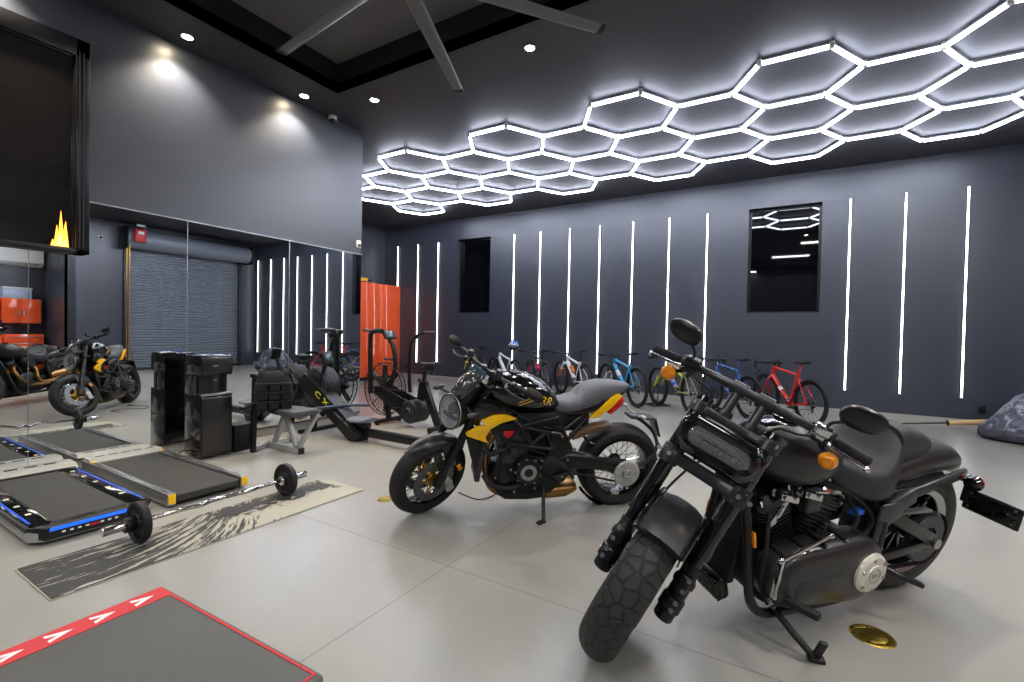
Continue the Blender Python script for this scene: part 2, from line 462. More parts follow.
for i, (a, b) in enumerate(es):
    A, B = V((a[0], a[1], HZ))-ho, V((b[0], b[1], HZ))-ho
    d = (B-A).normalized()
    hs.beam(A+V((0, 0, .027)), B+V((0, 0, .027)), .028, .022)
    q = MB() if i < 100 else rest
    q.beam(A+d*.02, B-d*.02, .028, .03, bev=.008)
    if i < 100: q.make('led_tube', 'ledhex', hexr)
if len(es) > 100: tag(rest.make('led_tube', 'ledhex', hexr), kind='stuff')
hs.make('housing', 'alu', hexr)
for i, a in enumerate(joints.values()):
    p = V((a[0], a[1], HZ))-ho
    jm = MB(); jm.lathe([(0, -.014), (.026, -.014), (.026, .04), (.006, .042), (.006, H-HZ), (0, H-HZ)], p, (0, 0, 1), 12)
    jm.make('joint', 'white', hexr)

# ---- recessed downlights
M['bulb'] = mat('downlight_lens', (255, 238, 205), .4, emit=60)
M['darktrim'] = mat('downlight_trim', (120, 118, 112), .5)
dl = [((-5.01, 2.245), 'recessed ceiling downlight above the mirror wall near the screen'), ((-5.03, 3.5), 'recessed ceiling downlight above the mirror wall near its end'),
      ((-4.37, 3.97), 'recessed ceiling downlight between the tray corner and the camera dome'), ((-2.253, 3.977), 'recessed ceiling downlight right of the fan, near the hexagon light'),
      ((-5.02, .95), 'recessed ceiling downlight above the black framed screen'), ((-5.02, -.4), 'recessed ceiling downlight behind the black framed screen'),
      ((.2, 3.977), 'recessed ceiling downlight before the hexagon light, over the black cruiser'), ((2.65, 3.977), 'recessed ceiling downlight near the roller door'), ((2.7, 1.2), 'recessed ceiling downlight near the tool alcove'), ((2.7, -1.2), 'recessed ceiling downlight near the back wall')]
for (x, y), lb in dl:
    t = thing('recessed_downlight', lb, 'light', (x, y, H), 0, 'recessed ceiling downlights')
    MB().lathe([(.045, 0), (.058, 0), (.06, -.006), (.045, -.008)], (0, 0, 0), (0, 0, 1), 24, True).make('trim_ring', 'darktrim', t)
    MB().cyl((0, 0, -.0055), (0, 0, -.003), .046, n=20).make('lens', 'bulb', t)
    L_ = bpy.data.lights.new('downlight', 'SPOT'); L_.energy = 70; L_.color = (1, .9, .74); L_.spot_size = rad(115); L_.spot_blend = .7; L_.shadow_soft_size = .045
    lo = bpy.data.objects.new('downlight', L_); COL.objects.link(lo); lo.location = (x, y, H-.02)
M['panel'] = mat('panel_diffuser', (246, 247, 250), .4, emit=22)
for i, (x, y, z) in enumerate(((-2.6, -1.6, TZ), (-.2, -1.6, TZ), (3.6, .6, H), (3.6, -2.2, H), (5.9, 2.2, H), (-2.0, -3.0, H), (2.62, 4.75, H), (.7, 1.1, TZ))):  # out-of-view panels added as fill to brighten foreground, bikes and alcove
    t = thing('ceiling_panel_light', ['white ceiling panel light in the tray behind the fan', 'white ceiling panel light in the tray near the room middle', 'white ceiling panel light beside the tool alcove', 'white ceiling panel light in the back corner on the roller door side', 'white ceiling panel light inside the tool alcove', 'white ceiling panel light along the back wall', 'white ceiling panel light between the hexagon light and the roller door', 'white ceiling panel light in the tray, between the jump box and the black cruiser'][i], 'light', (x, y, z), pi/2 if y > 4 else 0, 'ceiling panel lights')
    MB().bx(-.62, -.17, -.05, .62, .17, -.001, .006).make('housing', 'white', t)
    MB().bx(-.59, -.14, -.056, .59, .14, -.0505).make('diffuser', 'panel', t)
SC.view_settings.exposure = 1.32
w_ = bpy.data.worlds.new('world'); SC.world = w_; w_.use_nodes = True
w_.node_tree.nodes['Background'].inputs[0].default_value = (.05, .055, .07, 1); w_.node_tree.nodes['Background'].inputs[1].default_value = .3
# ------------------------------------------------------------------ bicycles along the far wall
def bike_wheel(root, name, c, Rw, tr, rimd, rimmat, deep, tiremat='rubber'):
    t = MB().torus(c, (0, 1, 0), Rw-tr, tr, 44, 10); w = t.make(name, tiremat, root)
    r1 = Rw-2*tr+.006; r0 = r1-rimd; hw = tr*.55
    MB().lathe([(r1, -hw), (r1, hw), (r0+.004, hw*.6), (r0, 0), (r0+.004, -hw*.6)], c, (0, 1, 0), 40, True).make('rim', rimmat, w)
    s = MB(); n = 20 if deep else 28
    for i in range(n):
        a = 2*pi*i/n; b = a+(.5 if i % 2 else -.5); sd = .03 if (i//2) % 2 else -.03
        s.cyl(V(c)+V((.022*math.cos(b), sd, .022*math.sin(b))), V(c)+V((r0*math.cos(a), 0, r0*math.sin(a))), .0016, n=4)
    s.make('spokes', 'alu' if not deep else 'black', w)
    MB().lathe([(0, -.05), (.012, -.05), (.026, -.034), (.014, -.02), (.014, .02), (.026, .034), (.012, .05), (0, .05)], c, (0, 1, 0), 14).make('hub', 'dark', w)
    MB().lathe([(.07, .038), (.078, .038), (.078, .041), (.07, .041)], c, (0, 1, 0), 24, True).make('brake_disc', 'alu', w)
    return w

def bicycle(label, x, y, hd, kind, fm, lean=0., forkm='black', acc=None, rimm='black', extras=()):
    road = kind == 'road'
    root = thing('bicycle', label, 'bicycle', (x, y, .001), (rad(-lean), 0, rad(hd)), 'bicycles parked along the far wall')
    Rw = .34 if road else .355; tr = .017 if road else .030; wb = 1.0 if road else 1.14
    rw, fw = V((0, 0, Rw)), V((wb, 0, Rw))
    bb = V((.415, 0, .275)) if road else V((.435, 0, .33))
    ht, hb = (V((.80, 0, .80)), V((.845, 0, .665))) if road else (V((.80, 0, .79)), V((.84, 0, .685)))
    st = V((.25, 0, .745)) if road else V((.245, 0, .70)); sad = V((.205, 0, .90)) if road else V((.205, 0, .92))
    bike_wheel(root, 'rear_wheel', rw, Rw, tr, .05 if road else .022, rimm, road)
    bike_wheel(root, 'front_wheel', fw, Rw, tr, .05 if road else .022, rimm, road)
    f = MB(); e = st+(sad-st)*.0
    k_ = 1.25 if not road else 1.1
    f.tube([bb, st+(st-bb)*.06], .019*k_, 12)
    f.tube([st+V((.004, 0, -.03)), ht+V((0, 0, -.012))], .02*k_, 12, flat=.85)
    f.tube([bb, hb], .029*k_, 12, rr=[.027*k_, .031*k_])
    f.tube([hb+V((.005, 0, -.018)), ht+V((-.006, 0, .022))], .026, 14)
    f.cyl(bb+V((0, -.045, 0)), bb+V((0, .045, 0)), .028, n=16)
    for s in (-1, 1):
        dro = rw+V((0, .065*s, 0))
        f.tube([bb+V((-.02, .03*s, 0)), bb+V((-.16, .05*s, .01)), dro], .0125, 8, k=3)
        f.tube([st+V((0, .012*s, -.07)), rw+V((.12, .05*s, .18)), dro], .0085, 8, k=3)
        f.box(dro+V((.005, 0, 0)), (.04, .008, .045), bev=.003)
    fr = f.make('frame', fm, root)
    g = MB(); hd_ = (ht-hb).normalized(); cr_ = hb-hd_*.03
    g.cyl(cr_+hd_*.012, cr_-hd_*.008, .026, n=14)
    for s in (-1, 1):
        w_ = .045 if road else .062
        if road: g.tube([cr_+V((0, .02*s, 0)), cr_+V((.02, w_*s, -.04)), fw+V((-.03, w_*s, .1)), fw+V((0, w_*s, 0))], .013, 8, k=4, rr=[.016, .014, .009])
        else:
            m0 = fw+(cr_-fw)*.55
            g.tube([cr_+V((.012, w_*s, .02)), m0+V((.03, w_*s, 0))], .0165, 10)
    if not road: g.beam(cr_+V((.012, -.08, 0)), cr_+V((.012, .08, 0)), .035, .04, bev=.008)
    fk = g.make('fork', fm if road else forkm, root)
    if not road:
        g = MB(); m0 = fw+(cr_-fw)*.6
        for s in (-1, 1): g.tube([m0+V((.03, .062*s, 0)), fw+V((0, .062*s, 0))], .021, 10, rr=[.022, .018])
        g.tube([m0+V((.04, -.062, -.02)), m0+V((.09, 0, -.0)), m0+V((.04, .062, -.02))], .014, 8, k=4)
        g.make('lower_legs', acc or forkm, fk)
    # cockpit
    c = MB(); top = ht+hd_*.05
    c.cyl(ht, top, .017, n=12)
    if road:
        b0 = top+V((.09, 0, .01)); c.beam(top, b0, .03, .03, bev=.006)
        c.tube([b0+V((0, -.17, 0)), b0, b0+V((0, .17, 0))], .014, 8)
        for s in (-1, 1):
            c.tube([b0+V((0, .17*s, 0)), b0+V((.06, .2*s, .005)), b0+V((.10, .205*s, -.03)), b0+V((.075, .21*s, -.11)), b0+V((-.03, .215*s, -.13))], .0145, 8, k=4)
            c.tube([b0+V((.05, .2*s, .01)), b0+V((.11, .2*s, .035)), b0+V((.125, .2*s, .065))], .017, 8, k=3)
            c.tube([b0+V((.12, .2*s, .04)), b0+V((.14, .205*s, -.03)), b0+V((.115, .21*s, -.1))], .006, 6, k=3)
    else:
        b0 = top+V((.055, 0, .015)); c.beam(top, b0, .04, .035, bev=.006)
        c.tube([b0+V((-.05, -.375, .03)), b0+V((-.02, -.2, .02)), b0, b0+V((-.02, .2, .02)), b0+V((-.05, .375, .03))], .013, 8, k=4)
    hb_ = c.make('handlebar', 'black', root)
    g = MB()
    if not road:
        for s in (-1, 1): MB().tube([b0+V((-.05, .375*s, .03)), b0+V((-.033, .25*s, .025))], .0165, 10).make('grip', 'rubber', hb_)
        g = MB()
        for s in (-1, 1): MB().tube([b0+V((-.01, .22*s, .01)), b0+V((.05, .27*s, .0)), b0+V((.035, .34*s, .0))], .005, 6, k=3).make('brake_lever', 'dark', hb_)
    g = MB(); g.tube([b0+V((.01, .06, 0)), b0+V((.09, .03, -.08)), hb+V((.05, .03, 0)), fw+(cr_-fw)*.5+V((.03, .07, 0))], .003, 6, k=5)
    g.tube([b0+V((.01, -.06, 0)), b0+V((.1, -.03, -.06)), hb+V((-.03, -.03, -.05))], .003, 6, k=5); g.make('cables', 'black', hb_)
    # saddle
    s_ = MB(); s_.cyl(st, sad+V((0, 0, -.03)), .0145, n=12); sp = s_.make('seatpost', fm if road else 'black', root)
    sl = MB(); rings = []
    for (px, w, h, z) in ((-.13, .05, .012, .012), (-.125, .068, .02, .012), (-.06, .066, .024, .005), (.02, .03, .022, .0), (.1, .018, .018, .0), (.135, .012, .012, -.004)):
        rings.append(se(sad+V((px, 0, z-.005)), (0, 1, 0), (0, 0, 1), w, h, 2.6, 14))
    sl.loft(rings).make('saddle', 'matte', root)
    # drivetrain on the right-hand side (y < 0)
    cs = MB(); yc = -.055
    cs.lathe([(.07, 0), (.085, 0), (.085, -.004), (.07, -.004)], bb+V((0, yc, 0)), (0, 1, 0), 28, True)
    for i in range(4):
        a = pi/2*i+.4; cs.beam(bb+V((0, yc, 0)), bb+V((.075*math.cos(a), yc, .075*math.sin(a))), .012, .005, up=(0, 1, 0))
    for s, a in ((-1, -.5), (1, pi-.5)):
        p_ = bb+V((.17*math.cos(a), .075*s, .17*math.sin(a)))
        cs.beam(bb+V((0, .055*s, 0)), p_, .014, .026, up=(0, 1, 0), bev=.004)
        cs.box(p_+V((0, .05*s, 0)), (.085, .085, .014), bev=.004)
        cs.cyl(p_, p_+V((0, .09*s, 0)), .008, n=8)
    cs.make('crankset', 'dark', root)
    ch = MB(); ca = MB()
    ca.lathe([(.012, 0), (.05, -.004), (.05, -.012), (.012, -.022)], rw+V((0, yc+.02, 0)), (0, 1, 0), 24, True)
    jk = rw+V((.03, yc-.003, -.12))
    ch.tube([rw+V((0, yc+.008, .05)), bb+V((0, yc-.002, .084)), bb+V((.06, yc-.002, .06)), bb+V((.084, yc-.002, 0)), bb+V((.05, yc-.002, -.067)), bb+V((0, yc-.002, -.084)), jk+V((.03, 0, .02)), jk, rw+V((.04, yc+.005, -.06)), rw+V((-.03, yc+.008, -.04)), rw+V((-.05, yc+.008, 0))], .0045, 6, closed=True)
    ch.make('chain', 'dark', root); ca.make('cassette', 'alu', root)
    d = MB(); d.tube([rw+V((.0, yc-.005, -.02)), rw+V((.01, yc-.022, -.055)), rw+V((.03, yc-.01, -.075)), jk], .010, 8, k=3)
    for q in (jk, rw+V((.04, yc, -.07))): d.cyl(q+V((0, -.006, 0)), q+V((0, .006, 0)), .017, n=12)
    d.make('derailleur', 'black', root)
    if 'bottle' in extras:
        q = bb+(hb-bb)*.5; n_ = V((-(hb-bb).z, 0, (hb-bb).x)).normalized(); d_ = (hb-bb).normalized()
        b_ = MB(); b_.lathe([(0, -.09), (.034, -.09), (.036, -.02), (.031, 0), (.036, .02), (.035, .07), (.018, .09), (.014, .11), (0, .112)], q+n_*.07, d_, 16); b_.make('bottle_cage', acc or 'orange', root)
    if 'cage' in extras:
        q = bb+(hb-bb)*.45; n_ = V((-(hb-bb).z, 0, (hb-bb).x)).normalized(); d_ = (hb-bb).normalized()
        b_ = MB()
        for s in (-1, 1): b_.tube([q+n_*.02-d_*.05, q+n_*.05+V((0, .036*s, 0))-d_*.06, q+n_*.08+V((0, .03*s, 0))+d_*.0, q+n_*.03+V((0, .03*s, 0))+d_*.06], .004, 6, k=4)
        b_.make('bottle_cage', 'dark', root)
    if 'fender' in extras:
        MB().torus(fw, (0, 1, 0), Rw+.016, .02, 20, 8, rad(60), rad(125), (1, 0, 0), ).make('mudguard', 'black', root)
    if 'shock' in extras:
        b_ = MB(); q0 = st+V((.04, 0, -.12)); q1 = st+(ht-st)*.62+V((0, 0, -.05))
        b_.cyl(q0, q0+(q1-q0)*.55, .021, n=12); b_.cyl(q0+(q1-q0)*.5, q1, .012, n=10); b_.make('rear_shock', acc or 'black', root)
    if 'band' in extras:
        b_ = MB()
        for q in (.25, .45, .7): b_.tube([bb+(hb-bb)*q, bb+(hb-bb)*(q+.12)], .0375, 12)
        b_.make('decals', 'white' if acc != 'lime' else 'deepblue', root)
    if 'decal' in extras:
        b_ = MB(); b_.tube([bb+(hb-bb)*.45, bb+(hb-bb)*.78], .0322 if road else .0372, 12); b_.make('decals', acc or 'white', root)
    return root

def bike_stand(label, x, y, hd):
    root = thing('bike_floor_stand', label, 'bike stand', (x, y, 0), (0, 0, rad(hd)), 'floor stands under the parked bicycles')
    b = MB()
    for s in (-1, 1): b.beam((-.17, .15*s, .012), (.17, .15*s, .012), .035, .022, bev=.006)
    for s in (-1, 1): b.beam((.13*s, -.16, .012), (.13*s, .16, .012), .03, .02, bev=.006)
    b.make('base', 'black', root)
    u = MB()
    for s in (-1, 1): u.tube([(-.12, .048*s, .02), (-.1, .048*s, .25), (-.04, .048*s, .42), (.03, .048*s, .30), (.12, .048*s, .02)], .008, 8, k=4)
    u.make('wheel_hoop', 'black', root)

# rear-wheel contact point, heading
bk = [('red road bicycle with black deep-rim wheels and drop bars, nearest the grey bag', .217, 7.81, 126, 'road', 'red', 3, {'acc': 'whitemark', 'extras': ('cage', 'decal')}),
      ('blue road bicycle with drop bars, behind the handlebar of the black cruiser', -.57, 7.96, 129, 'road', 'blue', 3, {'acc': 'cyan', 'extras': ('cage', 'decal')}),
      ('khaki full-suspension bicycle with blue, white and yellow paint, left of the blue road bicycle', -1.33, 7.72, 131, 'mtb', 'khaki', 0, {'forkm': 'khaki', 'acc': 'lime', 'extras': ('shock', 'band')}),
      ('cyan mountain bicycle with white decals on the frame', -2.30, 8.03, 136, 'mtb', 'cyan', 2, {'acc': 'white', 'extras': ('decal', 'fender')}),
      ('white mountain bicycle with an orange bottle, above the seat of the yellow-black motorcycle', -3.30, 8.16, 138, 'mtb', 'whitepaint', 2, {'acc': 'orange', 'extras': ('bottle',), 'forkm': 'whitepaint'}),
      ('dark mountain bicycle with magenta trim, behind the tank of the yellow-black motorcycle', -4.14, 8.20, 134, 'mtb', 'greypaint', 2, {'acc': 'magenta', 'extras': ('bottle',)}),
      ('white mountain bicycle with a pale blue helmet on it, behind the motorcycle handlebar', -4.93, 8.36, 146, 'mtb', 'whitepaint', 2, {'extras': ('fender',)}),
      ('dark bicycle with yellow fork and purple frame, leftmost beside the fan bike', -5.80, 8.38, 142, 'mtb', 'greypaint', 2, {'acc': 'lime', 'forkm': 'yellow', 'extras': ('shock',)})]
names = ['black floor stand under the red road bicycle', 'black floor stand under the blue road bicycle', 'black floor stand under the khaki bicycle', 'black floor stand under the cyan bicycle', 'black floor stand under the white bicycle with the orange bottle',
         'black floor stand under the dark bicycle with magenta trim', 'black floor stand under the white bicycle with the helmet', 'black floor stand under the leftmost bicycle']
for (lb, x, y, hd, kd, fm, ln, kw), sn in zip(bk, names):
    bicycle(lb, x, y, hd, kd, fm, 0, **kw)
    wb = 1.0 if kd == 'road' else 1.14
    bike_stand(sn, x+wb*math.cos(rad(hd)), y+wb*math.sin(rad(hd)), hd)
# helmet hung on the white bicycle
h = thing('bike_helmet', 'pale blue and white bike helmet resting on the white bicycle', 'helmet', (-5.03, 8.44, .96), (rad(8), rad(12), rad(140)))
b = MB(); rings = []
for i in range(7):
    t = i/6*pi/2*.98; rings.append(se((.015*i/6, 0, .005+.115*math.sin(t)), (1, 0, 0), (0, 1, 0), .145*math.cos(t)+.002, .10*math.cos(t)+.002, 2.2, 20))
b.loft(rings).make('shell', 'paleblue', h)
b = MB()
for s in (-1, 0, 1): b.tube([(.135, .05*s, .03), (.09, .055*s, .095), (0, .058*s, .122), (-.09, .05*s, .09), (-.135, .045*s, .03)], .009, 8, k=4)
b.make('vents', 'deepblue', h)
b = MB(); b.tube([(.05, .09, .01), (.03, .05, -.09), (.02, 0, -.12), (.03, -.05, -.09), (.05, -.09, .01)], .004, 6, k=4); b.make('strap', 'nylon', h)
# ------------------------------------------------------------------ things on and by the walls
# big framed screen
t = thing('wall_screen', 'large black framed glossy screen mounted high over the mirrors', 'screen', (XL, -.02, 1.838))
f = MB(); w_, h_ = 3.17, 1.765
for a in ((-w_/2, 0, w_/2, .035), (-w_/2, h_-.14, w_/2, h_), (-w_/2, 0, -w_/2+.09, h_), (w_/2-.09, 0, w_/2, h_)):
    f.bx(.001, a[0], a[1], .115, a[2], a[3], .004)
for a in ((-w_/2+.085, .03, w_/2-.085, .045), (-w_/2+.085, h_-.155, w_/2-.085, h_-.135), (-w_/2+.085, .03, -w_/2+.1, h_-.14), (w_/2-.1, .03, w_/2-.085, h_-.14)):
    f.bx(.02, a[0], a[1], .095, a[2], a[3], .002)
f.make('frame', 'black', t)
f = MB()
for yy_ in (w_/2-.07, w_/2-.045): f.bx(.1155, yy_, .05, .119, yy_+.008, h_-.1)
f.make('frame_bead', 'char', t)
M['tvglass'] = mat('screen_glass', (33, 31, 31), .06, vary=.3, vscale=1.2, rvary=.02, coat=.3)
MB().bx(.03, -w_/2+.09, .035, .07, w_/2-.09, h_-.14).make('glass', 'tvglass', t)
M['flame'] = mat('flame_picture', (255, 150, 40), .5, emit=2.2); M['flame2'] = mat('flame_core', (255, 196, 84), .5, emit=1.7)  # orange lamp reflection on the glass, put in as glowing colour
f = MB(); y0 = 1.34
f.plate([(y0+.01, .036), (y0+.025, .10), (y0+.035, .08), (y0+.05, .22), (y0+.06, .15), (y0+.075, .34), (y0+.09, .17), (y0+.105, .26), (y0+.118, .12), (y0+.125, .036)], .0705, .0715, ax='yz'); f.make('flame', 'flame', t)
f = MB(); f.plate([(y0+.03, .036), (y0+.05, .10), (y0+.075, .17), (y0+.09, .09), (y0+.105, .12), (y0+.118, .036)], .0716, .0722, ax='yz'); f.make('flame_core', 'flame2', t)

# small fittings
t = thing('security_camera', 'small white dome security camera on the ceiling by the wall corner', 'camera', (-5.184, 4.02, H))
MB().lathe([(0, .002), (.05, .002), (.052, -.03), (.047, -.045), (0, -.046)], (0, 0, 0), (0, 0, 1), 24).make('base', 'white', t)
MB().ball((.006, -.006, -.05), (.04, .04, .042), 20, 12).make('dome', 'gloss', t)
t = thing('motion_sensor', 'small white motion sensor at the end of the mirror wall', 'sensor', (XL-.002, 4.5, 2.39))
MB().bx(0, -.035, 0, .035, .035, .1, .012).make('housing', 'white', t)
MB().bx(.033, -.024, .012, .04, .024, .05, .004).make('lens', 'padgrey', t)
for x_, z_, lb in ((2.32, .29, 'black wall outlet below the LED bars near the grey bag'), (-8.72, .3, 'black wall outlet between the two LED bars nearest the red cabinet')):
    t = thing('wall_outlet', lb, 'outlet', (x_, YW, z_), 0, 'wall outlets')
    MB().bx(-.04, -.008, -.06, .04, -.0005, .06, .003).make('cover_plate', 'plastic', t)
    s = MB()
    for dz in (-.022, .022): s.box((0, -.009, dz), (.034, .004, .03), bev=.002)
    s.make('socket', 'matte', t)

# red tool cabinet in the far left corner
M['redlac'] = mat('red_lacquer', (242, 94, 48), .1, coat=.5, vary=.03, rvary=.02)
t = thing('tall_cabinet', 'tall glossy orange-red cabinet in the far left corner', 'cabinet', (XA, 8.42, 0))
b = MB(); b.bx(.005, -.74, .08, .585, .735, 2.42, .003); b.make('body', 'redlac', t)
MB().bx(.01, -.7, 0, .55, .7, .079).make('plinth', 'matte', t)
for i in (0, 1):
    d = MB().bx(.587, -.74+.7385*i, .085, .61, -.0015+.7385*i, 2.415, .001).make('door', 'redlac', t)
t = thing('cordless_drill', 'yellow and black cordless tool lying on top of the red cabinet', 'tool', (-9.12, 8.02, 2.425), (0, 0, rad(70)))
b = MB(); b.loft([se((x, 0, .06), (0, 1, 0), (0, 0, 1), a, c, 3, 14) for x, a, c in ((-.1, .03, .035), (-.06, .04, .055), (.06, .04, .05), (.12, .028, .034))]); b.make('body', 'yellow', t)
MB().lathe([(.012, 0), (.027, 0), (.025, .05), (.014, .09), (0, .09)], (.12, 0, .06), (1, 0, 0), 16).make('chuck', 'dark', t)
b = MB(); b.beam((-.03, 0, .03), (-.22, .02, .1), .035, .045, bev=.01); b.beam((-.2, .02, .09), (-.46, .03, .2), .035, .03, bev=.008); b.make('handle', 'black', t)
MB().box((.0, 0, .018), (.13, .075, .034), bev=.008).make('battery', 'black', t)

M['cream'] = mat('cream_marking', (214, 208, 180), .5)
# ------------------------------------------------------------------ treadmill pads
M['belt'] = mat('running_belt', (50, 50, 48), .7, bump=.3, bscale=420, vscale=3)
t = thing('walking_pad', 'black treadmill pad with bright blue strips and a silver motor cover', 'treadmill', (-4.36, 1.14, 0))
L0, L1, Wd, hh = -.80, .79, .30, .105
b = MB(); b.plate([(L1-.06, -Wd), (L1, -Wd+.06), (L1, Wd-.06), (L1-.06, Wd), (L0, Wd), (L0, -Wd)], .02, hh-.02, .012, 'xy')
b.make('base', 'silver', t)
b = MB()
b.plate([(L1-.07, -Wd-.002), (L1+.004, -Wd+.06), (L1+.004, Wd-.06), (L1-.07, Wd+.002), (L1-.07, Wd-.09), (L1-.10, Wd-.12), (L1-.10, -Wd+.12), (L1-.07, -Wd+.09)], .025, hh, .012, 'xy')
for s in (-1, 1): b.bx(L0+.28, s*Wd-.0*s, .045, L1-.075, s*(Wd-.02), hh-.004, .006)
b.plate([(L0+.32, -Wd+.03), (L0+.25, -Wd+.09), (L0+.25, Wd-.09), (L0+.32, Wd-.03), (L0+.2, Wd-.01), (L0+.2, -Wd+.01)], hh-.02, hh+.004, .004, 'xy')
b.make('bumper', 'plastic', t)
for s in (-1, 1):
    r = MB(); r.bx(L0+.30, s*(Wd-.022), hh-.02, L1-.10, s*(Wd-.115), hh-.002, .003); rl = r.make('side_rail', 'gloss', t)
    MB().bx(L0+.32, s*(Wd-.026), hh-.0015, L1-.14, s*(Wd-.038), hh+.001).make('light_strip', 'deepblue', rl)
    m_ = MB()
    for i in range(5): m_.bx(L0+.36+.22*i, s*(Wd-.06), hh-.0015, L0+.385+.22*i, s*(Wd-.085), hh+.0006)
    m_.make('marking', 'cream', rl)
b = MB(); b.bx(L0+.22, -Wd+.12, hh-.03, L1-.09, Wd-.12, hh-.008, .004); b.make('belt', 'belt', t)
b = MB(); b.loft([[V((L0+x, y, z)) for x, z in ((.0, .03), (.0, hh+.005), (.04, hh+.03), (.19, hh+.025), (.24, hh-.005), (.24, .03))] for y in (-Wd, Wd)]); mc = b.make('motor_cover', 'silver', t)
b = MB()
for i in range(4): b.bx(L0+.09, -.2+.11*i, hh+.027, L0+.115, -.13+.11*i, hh+.0315)
split(b, 'vent_slot', 'matte', mc)
M['bluelit'] = mat('lit_blue_strip', (28, 92, 226), .3, emit=.45)
b = MB(); b.box((L1+.004, -.02, hh-.018), (.008, .4, .02), bev=.003); b.make('light_strip', 'bluelit', t)
b = MB()
for i in range(8):
    if i != 4: b.box((L1+.0035, -.16+.035*i, hh-.045), (.004, .016, .01))
b.make('marking', 'white', t)
MB().box((L1+.0035, -.02, hh-.046), (.004, .045, .012)).make('badge', 'redgear', t)
b = MB()
for x in (L0+.1, L1-.15):
    for s in (-1, 1): b.cyl((x, s*.24, 0), (x, s*.24, .022), .03, n=14)
b.make('foot', 'rubber', t)

t = thing('walking_pad', 'grey treadmill pad with yellow corner tips on aluminium rails', 'treadmill', (-4.37, 1.80, 0))
L0, L1, Wd, hh = -.79, .77, .275, .1
MB().bx(L0+.18, -Wd+.06, .03, L1-.03, Wd-.06, hh-.016, .012, 3).make('belt', 'belt', t)
b = MB(); b.bx(L0+.16, -Wd+.065, .02, L1-.06, Wd-.065, hh-.03); b.make('deck', 'matte', t)
for s in (-1, 1):
    r = MB(); r.bx(L0+.02, s*Wd, .018, L1-.03, s*(Wd-.055), hh, .006); r.bx(L0+.2, s*(Wd-.022), hh-.002, L1-.05, s*(Wd-.032), hh+.003); rl = r.make('side_rail', 'alu', t)
    MB().bx(L1-.032, s*(Wd-.004), .03, L1-.018, s*(Wd-.05), hh-.006, .004).make('end_cap', 'yellow', rl)
    MB().bx(L0+.165, s*(Wd-.004), hh-.02, L0+.195, s*(Wd-.05), hh+.005, .005).make('end_cap', 'yellow', rl)
b = MB(); b.loft([[V((L0+x, y, z)) for x, z in ((.0, .02), (.0, hh-.01), (.03, hh+.02), (.14, hh+.018), (.18, hh-.004), (.18, .02))] for y in (-Wd+.01, Wd-.01)]); mc = b.make('motor_cover', 'silver', t)
b = MB()
for i in range(5): b.bx(L0+.06, -.2+.09*i, hh+.018, L0+.08, -.14+.09*i, hh+.0222)
split(b, 'vent_slot', 'dark', mc)
b = MB()
for x in (L0+.1, L1-.2):
    for s in (-1, 1): b.cyl((x, s*.23, 0), (x, s*.23, .02), .028, n=14)
b.make('foot', 'rubber', t)
tag(MB().tube([(-5.13, 2.10, .02), (-5.1, 2.16, .012), (-5.0, 2.17, .01), (-4.9, 2.14, .01), (-4.86, 2.22, .01), (-5.02, 2.2, .02), (-5.12, 2.3, .03), (-5.15, 2.4, .05)], .007, 8, k=6).make('floor_cable', 'rubber'), 'black power cord on the floor between the grey treadmill pad and the cooler', 'cord')

